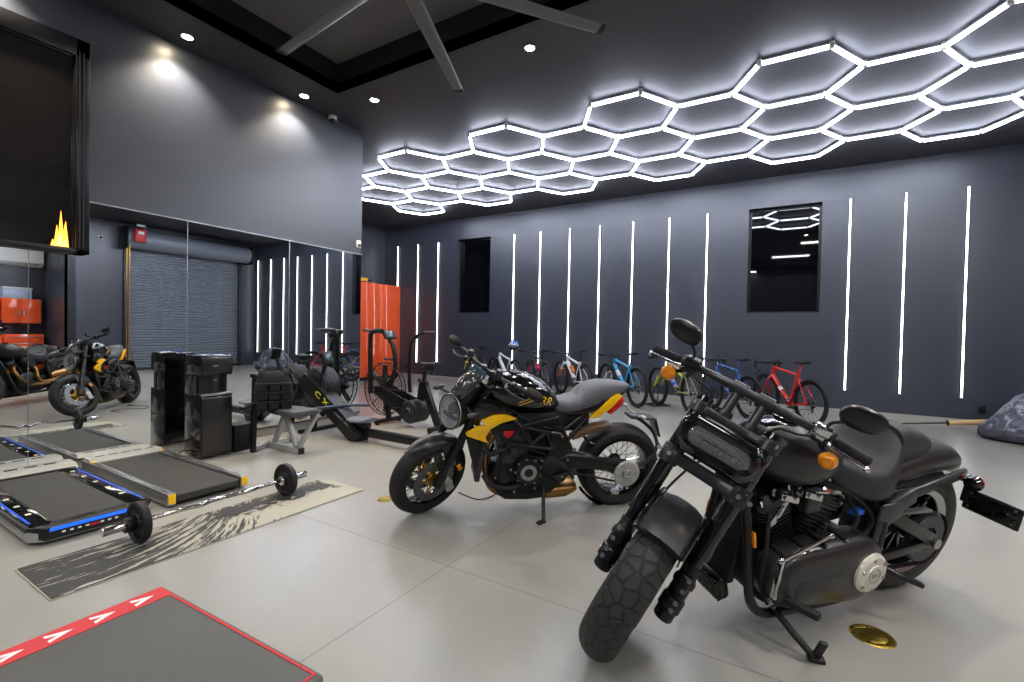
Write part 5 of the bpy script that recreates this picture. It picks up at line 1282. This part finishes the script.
# ------------------------------------------------------------------ matte black cruiser motorcycle in front
hd = thing('motorcycle', 'matte black cruiser motorcycle with wide flat handlebar, nearest the viewer', 'motorcycle', (.449, 3.107, .006), (rad(-11.76), 0, rad(-128.67)))
rk = rad(28); FA = V((-math.sin(rk), 0, math.cos(rk))); FN = V((math.cos(rk), 0, math.sin(rk))); FC = V((1.615, 0, .32))
def fp(L, y=0, off=0): return FC+FA*L+FN*off+V((0, y, 0))
SM = steer_mx(FC-FN*.03, FA, rad(38))
RC = V((.06, 0, .335))
M['tread'] = tread_mat('blocky_tyre_tread', .325, 19, .11, (12, 12, 13), (36, 36, 35))
M['tread2'] = tread_mat('rear_tyre_tread', .33, 14, .04)
# front wheel
w = front(spin_part(hd, 'front_wheel', FC, MB().lathe(tyre_prof(.328, .152, .115, .20), (0, 0, 0), (0, 1, 0), 96, True), 'tread'))
b = MB(); b.lathe([(.212, -.055), (.212, .055), (.2, .06), (.185, .045), (.18, 0), (.185, -.045), (.2, -.06)], (0, 0, 0), (0, 1, 0), 56, True); b.make('rim', 'gloss', w)
b = MB()
for i in range(10):
    a = 2*pi*i/10; u = V((math.cos(a), 0, math.sin(a))); b.beam(u*.04, u*.19, .024, .03, up=(0, 1, 0), bev=.004)
b.lathe([(0, -.06), (.045, -.055), (.05, 0), (.045, .055), (0, .06)], (0, 0, 0), (0, 1, 0), 24); b.make('wheel_spokes', 'gloss', w)
for s in (-1, 1):
    b = MB(); disc(b, .10, .15, s*.078, t=.005)
    for i in range(5):
        a = 2*pi*i/5; b.beam((.045*math.cos(a), s*.076, .045*math.sin(a)), (.105*math.cos(a), s*.078, .105*math.sin(a)), .02, .006, (0, 1, 0))
    b.make('brake_disc', 'discsteel', w)
# fork legs
fk = MB()
for s in (-1, 1):
    y = s*.135
    fk.tube([fp(.74, y), fp(.22, y)], .033, 22); fk.tube([fp(.25, y), fp(.21, y)], .036, 20); fk.tube([fp(.22, y), fp(.08, y)], .026, 16)
fork_ = front(fk.make('fork', 'gloss', hd))
for s in (-1, 1):
    y = s*.135; b = MB()
    b.lathe([(0, -.06), (.03, -.06), (.036, -.052), (.036, -.02), (.042, -.015), (.042, .035), (.035, .04), (.035, .085), (.041, .09), (.041, .11), (.033, .125), (.033, .17), (0, .17)], fp(0, y), FA, 20)
    b.box(fp(.10, y, .04), (.045, .045, .07), (0, -rk, 0), .01, 3); b.box(fp(.015, y, .038), (.04, .05, .05), (0, -rk, 0), .01, 3)
    lg = b.make('fork_lower', 'black', fork_)
    b = MB()
    for L_, o_ in ((.125, .062), (.08, .062), (.03, .06), (0, .06)): b.cyl(fp(L_, y+s*.012, o_-.01), fp(L_, y+s*.012, o_+.003), .009, n=8)
    b.cyl(fp(0, y+s*.03), fp(0, y+s*.042), .016, n=6); split(b, 'bolt', 'alu', fork_)
    b = MB(); b.box(fp(.05, y-s*.005, -.065), (.06, .055, .12), (0, -rk, 0), .014, 3); b.cyl(fp(.075, y+s*.02, -.065), fp(.075, y+s*.034, -.065), .02); b.cyl(fp(.025, y+s*.02, -.065), fp(.025, y+s*.034, -.065), .02); b.make('caliper', 'black', fork_)
def clamp(L, off, wy, th, depth):
    b = MB(); t = bmesh.new()
    P_ = [(-depth*.6, -wy), (depth*.5, -wy-.01), (depth*.62, -wy+.05), (depth*.40, -.06), (depth*.40, .06), (depth*.62, wy-.05), (depth*.5, wy+.01), (-depth*.6, wy), (-depth*.9, .08), (-depth*.9, -.08)]
    b.plate(P_, -th/2, th/2, .008, 'xy', 3)
    for s in (-1, 1): b.cyl((0, s*.135, -th*.75), (0, s*.135, th*.75), .041, n=24, bev=.005)
    mx = Matrix((FN, V((0, 1, 0)), FA)).transposed().to_4x4(); mx.translation = fp(L, 0, off)
    return b.xf(mx)
tc_ = clamp(.475, .0, .16, .05, .07).make('lower_clamp', 'satinblk', fork_)
clamp(.69, .0, .15, .034, .06).make('top_clamp', 'satinblk', fork_)
b = MB()
for s in (-1, 1):
    for dy in (-.012, .03): b.cyl(fp(.475, s*(.15+dy), .035), fp(.475, s*(.15+dy), .049), .009, n=10)
    b.cyl(fp(.70, s*.155, .02), fp(.70, s*.155, .036), .009, n=10)
split(b, 'clamp_bolt', 'alu', fork_)
# headlamp nacelle with a wide pill lamp
def fplate(pts, o0, o1, bev=.01):
    """outline in (y, L) across the fork plane, thick along the fork normal"""
    b = MB(); b.plate([(y, L) for y, L in pts], o0, o1, bev, 'yz', 3)
    mx = Matrix((FN, V((0, 1, 0)), FA)).transposed().to_4x4(); mx.translation = FC
    return b.xf(mx)
hl = front(fplate([(-.115, .51), (.115, .51), (.16, .56), (.165, .63), (.12, .665), (-.12, .665), (-.165, .63), (-.16, .56)], .0, .075, .022).make('headlamp_housing', 'gloss', hd))
def pill(yy, zz, c=0., n=14):
    out = []
    for i in range(n): t = -pi/2+pi*i/(n-1); out.append((yy-zz+zz*math.cos(t)+c*0, .588+zz*math.sin(t)))
    for i in range(n): t = pi/2+pi*i/(n-1); out.append((-yy+zz+zz*math.cos(t), .588+zz*math.sin(t)))
    return out
def pill_ring(yy, zz, off): return [FC+FN*off+V((0, y, 0))+FA*L for y, L in pill(yy, zz)]
b = MB(); b.loft([pill_ring(.15, .062, .066), pill_ring(.15, .062, .094), pill_ring(.138, .05, .106), pill_ring(.118, .037, .102), pill_ring(.114, .034, .082)], cap=True); b.make('lamp_shroud', 'gloss', hl)
M['ledlens'] = mat('led_lamp_reflector', (20, 24, 26), .25, metal=.2, vscale=20, vary=.3, rvary=0)
b = MB(); b.loft([pill_ring(.115, .035, .078), pill_ring(.113, .034, .085)])
b.make('lamp_insert', 'ledlens', hl)
b = MB()
for k in range(9):
    y = -.088+.022*k; b.box(FC+FN*.093+FA*.574+V((0, y, 0)), (.008, .016, .018), (0, -rk, 0), .004)
b.box(FC+FN*.092+FA*.604+V((0, 0, 0)), (.008, .18, .008), (0, -rk, 0), .004); split(b, 'lamp_cell', 'char', hl)
b = MB(); b.loft([pill_ring(.116, .036, .1), pill_ring(.112, .033, .105), pill_ring(.095, .02, .108), pill_ring(.06, .002, .1085)], cap=False); b.make('lamp_lens', 'glass', hl)
# front mudguard
b = MB(); rings = []
for i in range(17):
    a = rad(68+82*i/16); r_ = .336; wv = .09
    u = V((math.cos(a), 0, math.sin(a)))
    sec = ((-1, -.07), (-.98, -.03), (-.85, .0), (-.45, .012), (0, .015), (.45, .012), (.85, 0), (.98, -.03), (1, -.07))
    rings.append([FC+u*(r_+dr)+V((0, y*wv, 0)) for y, dr in sec]+[FC+u*(r_+dr-.005)+V((0, y*wv*.95, 0)) for y, dr in sec[::-1]])
mg = front(b.loft(rings).make('front_mudguard', 'satinblk', hd))
b = MB()
for s in (-1, 1): b.tube([FC+V((math.cos(t)*.345, s*.088, math.sin(t)*.345)) for t in [rad(66+82*i/12) for i in range(13)]], .008, 6)
for t in (66, 148): b.tube([FC+V((math.cos(rad(t))*.345, y*.088, math.sin(rad(t))*.345)) for y in (-1, -.5, 0, .5, 1)], .007, 6)
for s in (-1, 1): b.beam(FC+V((.02, s*.098, .30)), fp(.19, s*.11), .05, .012, (0, 1, 0))
b.make('mudguard_rail', 'gloss', mg)
# handlebar on risers
b0 = fp(.83, 0, -.03); 
b = MB(); b.tube([b0+V((-.085, -.41, -.045)), b0+V((-.06, -.29, -.028)), b0+V((-.01, -.19, -.004)), b0+V((0, -.12, 0)), b0+V((0, .12, 0)), b0+V((-.01, .19, -.004)), b0+V((-.06, .29, -.028)), b0+V((-.085, .41, -.045))], .0165, 14, k=5, rr=[.013, .013, .016, .019, .019, .016, .013, .013]); hb = front(b.make('handlebar', 'satinblk', hd))
for s in (-1, 1):
    b = MB(); b.tube([fp(.70, s*.05, -.01), b0+V((0, s*.05, 0))-FA*.01], .02, 16); b.lathe([(0, -.01), (.032, -.01), (.034, .0), (.03, .02), (0, .02)], fp(.71, s*.05, -.01), FA, 18); b.tube([b0+V((0, s*.05-.03, 0)), b0+V((0, s*.05+.03, 0))], .029, 16); b.make('riser', 'satinblk', hb)
    g0, g1 = b0+V((-.066, s*.315, -.032)), b0+V((-.086, s*.42, -.046))
    b = MB(); b.tube([g0, g1], .0195, 14); b.lathe([(0, 0), (.022, 0), (.024, .008), (.02, .014), (0, .014)], g1, g1-g0, 14); b.make('grip', 'rubber', hb)
    b = MB(); q = b0+V((-.045, s*.265, -.022)); b.box(q, (.07, .075, .055), (0, 0, rad(-14*s)), .012, 3); b.make('switch_housing', 'matte', hb)
    b = MB(); b.tube([q+V((.03, s*.01, 0)), q+V((.055, s*.04, -.006)), q+V((.045, s*.11, -.016)), q+V((.03, s*.16, -.026))], .0095, 8, k=4, flat=.65); b.ball(q+V((.03, s*.163, -.026)), .012, 10, 8); b.make('lever', 'chrome', hb)
    b = MB(); b.cyl(q+V((.025, -s*.04, 0)), q+V((.025, s*.03, 0)), .016, n=12); b.box(q+V((.025, -s*.01, .028)), (.05, .06, .034), bev=.008); b.make('master_cylinder', 'black' if s < 0 else 'chrome', hb)
    m0 = q+V((.01, -s*.0, .03))
    b = MB(); b.tube([m0, m0+V((.005, s*.0, .03)), m0+V((-.0, s*.03, .055)), m0+V((-.01, s*.065, .075))], .0065, 8, k=4)
    mc = m0+V((-.01, s*.075, .09)); fw_ = V((-.92, -s*.2, .25)).normalized(); uu = V((0, 0, 1)).cross(fw_).normalized(); ww = fw_.cross(uu)
    rings = []
    for d_, k_ in ((.022, .25), (.018, .75), (.006, 1.0), (-.006, 1.02), (-.012, .97)): rings.append(se(mc-fw_*d_*1.0, uu, ww, .075*k_, .048*k_, 2.3, 26))
    b.loft(rings); mr = b.make('mirror', 'black', hb)
    MB().loft([se(mc+fw_*d_, uu, ww, .071*k_, .044*k_, 2.3, 26) for d_, k_ in ((.0122, 1), (.0135, .985))]).make('mirror_glass', 'chrome', hb)
    i0 = q+V((.045, s*.055, -.06)); b = MB(); b.tube([q+V((.02, 0, -.02)), i0], .008, 8); b.lathe([(0, -.04), (.022, -.034), (.031, -.012), (.032, .0), (.028, .004)], i0, (1, 0, 0), 24); b.make('indicator_body', 'gloss', hb)
    MB().lathe([(.031, -.008), (.0325, .002), (.029, .012), (.018, .02), (.016, .016), (0, .02)], i0+V((.002, 0, 0)), (1, 0, 0), 28).make('indicator_lens', 'amber', hb)
b = MB()
for s in (-1, 1):
    b.tube([b0+V((-.03, s*.26, -.025)), b0+V((.04, s*.2, -.03)), b0+V((.05, s*.12, -.06)), fp(.62, s*.09, -.08), fp(.5, s*.06, -.12)], .0055, 8, k=6)
    b.tube([fp(.52, s*.03, -.02), fp(.44, s*.06, .01), fp(.3, s*.09, -.03), fp(.1, s*.11, -.06)], .005, 8, k=6)
split(b, 'cable', 'rubber', fork_)
# frame
fr = MB()
for s in (-1, 1):
    fr.tube([(1.24, s*.03, .82), (1.19, s*.085, .55), (1.165, s*.13, .30), (1.13, s*.14, .20), (1.05, s*.14, .145), (.92, s*.14, .135), (.6, s*.15, .14), (.48, s*.15, .2), (.46, s*.15, .5), (.5, s*.12, .62)], .0195, 12, k=5)
    fr.tube([(1.2, s*.05, .78), (.9, s*.08, .70), (.55, s*.13, .62), (.3, s*.14, .62)], .019, 10, k=4)
fr.tube([(1.20, 0, .66), (1.155, 0, .90)], .038, 18); frm = fr.make('frame', 'black', hd)
for s in (-1, 1): MB().beam((1.18, s*.115, .52), (1.172, s*.125, .46), .012, .02, (0, 1, 0), bev=.003).make('side_reflector', 'amber', frm)
b = MB(); b.box((1.185, 0, .42), (.04, .16, .32), (0, rad(-5), 0), .012); ra = b.make('oil_cooler', 'matte', hd)
b = MB(); b.box((1.2, .0, .22), (.05, .13, .11), (0, rad(20), 0), .02, 3)
for i in range(9): b.box((1.226, -.056+.014*i, .21), (.02, .006, .09), (0, rad(20), 0))
b.make('regulator', 'black', ra)
# engine: V-twin
eb = MB(); eb.plate([(1.10, .22), (1.10, .34), (.98, .42), (.80, .42), (.70, .36), (.55, .40), (.50, .30), (.55, .18), (.7, .15), (1.02, .15)], -.13, .12, .03, seg=3); en = eb.make('engine', 'matte', hd)
for nm, a, x0 in (('front', rad(24), .955), ('rear', rad(-22), .835)):
    ax = V((math.sin(a), 0, math.cos(a))); sd = V((math.cos(a), 0, -math.sin(a))); o = V((x0, 0, .38)); b = MB()
    for k in range(9):
        h = .025+.019*k; q = o+ax*h
        b.loft([se(q+ax*d_, sd, (0, 1, 0), .088, .105, 3.4, 20) for d_ in (0, .006)])
    b.loft([se(o+ax*h, sd, (0, 1, 0), .07, .085, 2.5, 18) for h in (0, .2)]); b.make('cylinder', 'black', en)
    b = MB()
    for k in range(4): b.loft([se(o+ax*(.2+.015*k+d_), sd, (0, 1, 0), .092-.002*k, .11, 3.6, 20) for d_ in (0, .006)])
    b.loft([se(o+ax*h, sd, (0, 1, 0), .078, .095, 3, 18) for h in (.19, .265)]); hd_ = b.make('cylinder_head', 'char', en)
    b = MB(); b.loft([se(o+ax*h, sd, (0, 1, 0), w_, d_, 3.6, 20) for h, w_, d_ in ((.255, .092, .108), (.262, .098, .114), (.29, .094, .11), (.312, .07, .085))]); b.make('rocker_cover', 'black', en)
    b = MB()
    for s in (-1, 1):
        for k in (-1, 1): b.cyl(o+ax*.285+sd*(.07*k)+V((0, s*.09, 0)), o+ax*.315+sd*(.07*k)+V((0, s*.09, 0)), .009, n=8)
        b.tube([o+ax*.0+V((0, -.12, 0))+sd*.03*s, o+ax*.2+V((0, -.115, 0))+sd*.05*s], .011, 8)
    split(b, 'stud', 'chrome', en)
b = MB(); b.box((.895, .11, .615), (.085, .055, .085), bev=.014, seg=3); b.make('ignition_cover', 'char', en)
b = MB(); b.tube([(.93, .09, .66), (.85, .125, .67), (.74, .12, .64), (.70, .1, .58)], .014, 8, k=5); b.tube([(.99, .09, .66), (1.05, .11, .6), (1.08, .1, .52)], .012, 8, k=5); split(b, 'hose', 'chrome', en)
b = MB(); b.tube([(.68, .1, .62), (.64, .15, .54), (.66, .15, .47)], .008, 8, k=4); b.tube([(.8, .1, .68), (.66, .14, .62), (.54, .15, .52), (.56, .15, .44)], .007, 8, k=5); b.tube([(1.1, .1, .6), (1.12, .14, .45), (1.12, .15, .3), (1.06, .15, .2)], .008, 8, k=5); split(b, 'wire', 'rubber', en)
b = MB(); b.box((.62, .13, .55), (.06, .03, .03), bev=.006); b.make('connector', 'deepblue', en)
# primary cover: long rounded case on the left
pr = MB()
def stadium(x0, z0, r0, x1, z1, r1, n=14):
    a = math.atan2(z1-z0, x1-x0); d = math.hypot(x1-x0, z1-z0); be = math.acos((r0-r1)/d); out = []
    for i in range(n+1): t = a+be+(2*pi-2*be)*i/n; out.append((x0+r0*math.cos(t), z0+r0*math.sin(t)))
    for i in range(n+1): t = a-be+2*be*i/n; out.append((x1+r1*math.cos(t), z1+r1*math.sin(t)))
    return out
def st_ring(k, y): return [V((x, y, z)) for x, z in stadium(.64, .315, .155*k, 1.0, .33, .125*k)]
pr.loft([st_ring(.97, .10), st_ring(1, .115), st_ring(1.0, .165), st_ring(.96, .195), st_ring(.86, .212), st_ring(.6, .222)])
pc = pr.make('primary_cover', 'satinblk', en)
b = MB(); b.lathe([(0, .246), (.045, .246), (.047, .243), (.078, .241), (.088, .232), (.09, .205), (0, .205)], (.60, 0, .318), (0, 1, 0), 48); M['derby'] = mat('machined_cover', (214, 210, 196), .35, metal=.35); dc = b.make('derby_cover', 'derby', pc)
b = MB()
for i in range(6):
    a = 2*pi*i/6+.3; b.cyl((.6+.07*math.cos(a), .24, .318+.07*math.sin(a)), (.6+.07*math.cos(a), .246, .318+.07*math.sin(a)), .007, n=8)
b.lathe([(.03, .2455), (.034, .2455), (.034, .248), (.03, .248)], (.6, 0, .318), (0, 1, 0), 28, True); split(b, 'cover_bolt', 'alu', dc)
b = MB(); b.box((.60, .2465, .318), (.034, .0015, .02), bev=.0005); b.make('emblem', 'alu', dc)
b = MB(); b.plate(stadium(.80, .29, .05, .96, .30, .06, 10), .206, .226, .008); b.make('inspection_cover', 'satinblk', pc)
b = MB()
for k, (x, z) in enumerate(((.74, .475), (.86, .478), (.96, .462), (1.06, .44))): b.cyl((x, .11, z), (x, .19, z-.01), .011, n=10); 
split(b, 'case_boss', 'black', pc)
b = MB()
for x, z in ((.74, .475), (.86, .478), (.96, .462), (1.06, .44), (1.11, .27), (1.08, .235), (.9, .20)): b.cyl((x, .185, z-.01), (x, .197, z-.012), .009, n=8)
split(b, 'bolt', 'alu', pc)
b = MB(); b.tube([(1.13, .215, .455), (.86, .20, .515)], .0075, 8); b.beam((1.13, .215, .46), (1.135, .22, .30), .014, .022, (0, 1, 0), bev=.003); b.ball((.86, .2, .515), .013); b.ball((1.13, .215, .458), .014); b.make('shift_linkage', 'chrome', hd)
# foot controls and kickstand on the left, peg on both sides
for s in (-1, 1):
    b = MB(); b.beam((1.1, s*.15, .25), (1.06, s*.22, .27), .03, .03, bev=.005); b.beam((1.06, s*.2, .27), (1.02, s*.33, .285), .035, .028, bev=.008); b.make('foot_peg', 'matte', hd)
    
    b = MB(); b.beam((.49, s*.18, .30), (.45, s*.24, .30), .03, .03, bev=.005); b.beam((.46, s*.23, .30), (.36, s*.3, .27), .03, .022, bev=.006); b.make('passenger_peg', 'black', hd)
b = MB(); b.tube([(1.0, .13, .16), (.99, .21, .125), (.965, .315, .078)], .014, 10, k=4); b.beam((.985, .30, .074), (.935, .335, .076), .035, .016, bev=.005); b.beam((.96, .315, .085), (.985, .345, .18), .028, .016, bev=.004); b.make('kickstand', 'matte', hd)
# tank
tk = MB().loft(loftx([(1.185, .88, .79, .04), (1.17, .90, .765, .08), (1.12, .922, .715, .125), (1.05, .934, .682, .152), (.98, .932, .668, .166), (.90, .915, .670, .165), (.82, .885, .688, .146), (.75, .845, .71, .108), (.70, .815, .735, .07), (.68, .795, .75, .035)], 2.3, 30)).make('fuel_tank', 'satinblk', hd)
b = MB(); b.loft(loftx([(1.12, .93, .90, .03), (1.05, .94, .90, .05), (.92, .922, .88, .05), (.78, .87, .83, .035), (.7, .83, .79, .02)], 2.4)); cn = b.make('tank_console', 'gloss', tk)
MB().lathe([(0, 0), (.05, 0), (.052, .012), (.042, .018), (0, .018)], (.99, 0, .928), (-.15, 0, 1), 28).make('fuel_cap', 'gloss', tk)
# saddle
st_ = MB().loft(loftx([(.80, .80, .70, .06), (.77, .80, .665, .10), (.71, .778, .625, .138), (.62, .752, .592, .168), (.55, .765, .575, .182), (.50, .815, .572, .18), (.465, .875, .59, .164), (.45, .892, .62, .15), (.44, .89, .65, .13)], 3.2, 28)).make('seat', 'seatblk', hd)
b = MB()
for k in range(4): b.loft([ringx(.67-.032*k+dx_, .7665-.003*(k in (1, 2)), .105, .005, 2.5, 14) for dx_ in (-.009, 0, .009)])
b.make('seat_ribs', 'seatgrey', st_)
b = MB(); b.loft(loftx([(.44, .89, .72, .11), (.43, .905, .71, .13), (.36, .905, .72, .13), (.27, .885, .735, .122), (.19, .858, .74, .108), (.15, .838, .745, .092), (.135, .82, .755, .05)], 3, 24)); b.make('pillion_pad', 'seatblk', hd)
MB().tube([V((.448, y, z)) for y, z in ((-.13, .70), (-.135, .84), (-.1, .898), (0, .906), (.1, .898), (.135, .84), (.13, .70))], .006, 8, k=4).make('piping', 'rubber', st_)
# rear mudguard and tail
b = MB(); rings = []
for x, z1, z0, w_ in ((.44, .74, .60, .13), (.3, .79, .63, .138), (.15, .805, .648, .138), (.04, .80, .65, .132), (-.04, .785, .645, .12), (-.10, .755, .63, .104), (-.14, .715, .615, .08), (-.155, .68, .62, .045)):
    rings.append(ringx(x, (z1+z0)/2, w_, (z1-z0)/2, 2.6, 24))
b.loft(rings); tl = b.make('tail_cowl', 'satinblk', hd)
for s in (-1, 1):
    b = MB(); b.beam((.48, s*.165, .56), (.33, s*.165, .62), .03, .075, (0, 0, 1), bev=.008, ); b.beam((.35, s*.16, .615), (-.1, s*.125, .66), .022, .05, (0, 0, 1), bev=.008); b.make('fender_strut', 'char', tl)
    b = MB(); b.plate([(.10, .655), (-.06, .675), (-.075, .655), (-.05, .638), (.08, .63)], s*.128, s*.142, .004); b.make('tail_lamp', 'darkred', tl)
    b = MB(); b.cyl((.12, s*.13, .642), (.12, s*.145, .642), .009, n=8); b.cyl((-.09, s*.12, .668), (-.09, s*.138, .668), .009, n=8); split(b, 'bolt', 'alu', tl)
    b = MB(); b.tube([(-.1, s*.09, .625), (-.14, s*.13, .615)], .012, 10)
    b.lathe([(0, -.04), (.026, -.034), (.036, -.008), (.038, .0), (.03, .012), (0, .02)], (-.135, s*.155, .618), (-1, 0, 0), 24); b.make('indicator', 'gloss', tl)
    MB().lathe([(.036, 0), (.034, .012), (.02, .02), (0, .022)], (-.138, s*.155, .618), (-1, 0, 0), 24).make('indicator_lens', 'redglass', tl)
b = MB(); b.box((-.15, .135, .555), (.035, .03, .09), bev=.006); b.box((-.15, .235, .53), (.012, .21, .105), bev=.006); pl = b.make('plate_bracket', 'black', tl)
b = MB(); b.box((-.143, .235, .53), (.004, .19, .08), bev=.003); b.make('plate_recess', 'gloss', pl)
b = MB()
for y in (.155, .315): b.cyl((-.144, y, .565), (-.138, y, .565), .006, n=8); b.cyl((-.144, y, .50), (-.138, y, .50), .006, n=8)
split(b, 'bolt', 'alu', pl)
# rear wheel, swing arm, belt guard
w = spin_part(hd, 'rear_wheel', RC, MB().lathe(tyre_prof(.338, .185, .12, .21), (0, 0, 0), (0, 1, 0), 96, True), 'tread2')
b = MB(); b.lathe([(.222, -.07), (.222, .07), (.212, .075), (.195, .06), (.19, 0), (.195, -.06), (.212, -.075)], (0, 0, 0), (0, 1, 0), 56, True); b.make('rim', 'gloss', w)
b = MB()
for s in (-1, 1): b.lathe([(.196, s*.066), (.222, s*.083), (.228, s*.078), (.2, s*.06)], (0, 0, 0), (0, 1, 0), 56, True)
b.make('rim_lip', 'alu', w)
b = MB()
for i in range(10):
    a = 2*pi*i/10; u = V((math.cos(a), 0, math.sin(a))); b.beam(u*.04, u*.2, .026, .03, up=(0, 1, 0), bev=.004)
b.lathe([(0, -.09), (.05, -.08), (.055, 0), (.05, .08), (0, .09)], (0, 0, 0), (0, 1, 0), 24); b.make('wheel_spokes', 'gloss', w)
b = MB(); b.lathe([(.06, .105), (.12, .105), (.125, .112), (.125, .13), (.12, .136), (.06, .136)], (0, 0, 0), (0, 1, 0), 48, True)
for i in range(5):
    a = 2*pi*i/5; b.beam((.03*math.cos(a), .115, .03*math.sin(a)), (.1*math.cos(a), .12, .1*math.sin(a)), .03, .014, (0, 1, 0))
b.make('belt_pulley', 'char', w)
b = MB(); disc(b, .09, .145, -.1, t=.005); b.make('brake_disc', 'discsteel', w)
b = MB()
for s in (-1, 1):
    b.beam((.50, s*.155, .555), (.06, s*.155, .345), .028, .06, (0, 0, 1), bev=.01); b.beam((.52, s*.15, .30), (.06, s*.15, .33), .028, .045, (0, 0, 1), bev=.01); b.beam((.50, s*.15, .57), (.50, s*.15, .28), .03, .05, (1, 0, 0), bev=.01)
b.box((.5, 0, .33), (.07, .3, .08), bev=.015); sw = b.make('swing_arm', 'black', hd)
MB().plate([(.56, .53), (.55, .60), (.42, .60), (.40, .53), (.46, .50)], .172, .186, .008).make('strut_cover', 'char', sw)
for s in (-1, 1): MB().lathe([(0, .16), (.012, .16), (.014, .166), (.024, .168), (.026, .18), (.012, .182), (0, .176)], (.06, 0, .335), (0, s, 0), 20).make('axle_nut', 'alu', sw)
b = MB(); b.lathe([(.135, .118), (.138, .118), (.138, .14), (.135, .14)], RC, (0, 1, 0), 30, True, rad(90), rad(270), (1, 0, 0)); b.beam((.06, .129, .47), (.62, .129, .40), .022, .004, (0, 0, 1)); b.beam((.06, .129, .2), (.62, .129, .235), .022, .004, (0, 0, 1)); b.make('drive_belt', 'rubber', sw)
MB().beam((.46, .138, .52), (.12, .138, .50), .03, .014, (0, 0, 1), bev=.004).make('upper_belt_guard', 'greyplate', sw)
# bronze exhaust on the right-hand side
b = MB(); b.tube([(1.0, -.08, .58), (1.10, -.13, .52), (1.08, -.17, .38), (.95, -.185, .27), (.75, -.19, .25), (.5, -.2, .27)], .026, 12, k=6); b.tube([(.80, -.09, .58), (.74, -.15, .50), (.78, -.185, .36), (.70, -.19, .28), (.5, -.2, .30)], .026, 12, k=6)
ex = b.make('exhaust', 'bronze', hd)
for dz in (0, .09): MB().lathe([(0, 0), (.03, 0), (.052, .08), (.056, .5), (.05, .56), (.034, .57), (.03, .52), (0, .52)], (.56, -.205, .275+dz), (-1, -.05, .10), 24).make('muffler', 'bronze', ex)
b = MB(); b.lathe([(0, .0), (.075, .0), (.085, .02), (.085, .09), (.07, .11), (0, .11)], (.92, -.15, .60), (0, -1, 0), 30); b.make('air_cleaner', 'matte', hd)
b = MB(); b.plate(stadium(.86, .33, .12, 1.0, .33, .10), -.165, -.12, .02); b.make('cam_cover', 'satinblk', en)

for nm, x_, z_ in (('f', 1.06, .665), ('m', .93, .66)):
    b = MB(); b.loft([ringx(x_+dx_, z_+.3*dx_, .022, .018, 3, 12, .125) for dx_ in (-.05, -.045, .045, .05)]); b.cyl((x_-.03, .14, z_), (x_-.03, .153, z_), .009, n=8); b.cyl((x_+.03, .14, z_+.01), (x_+.03, .153, z_+.01), .009, n=8); b.make('rocker_trim', 'chrome', en)
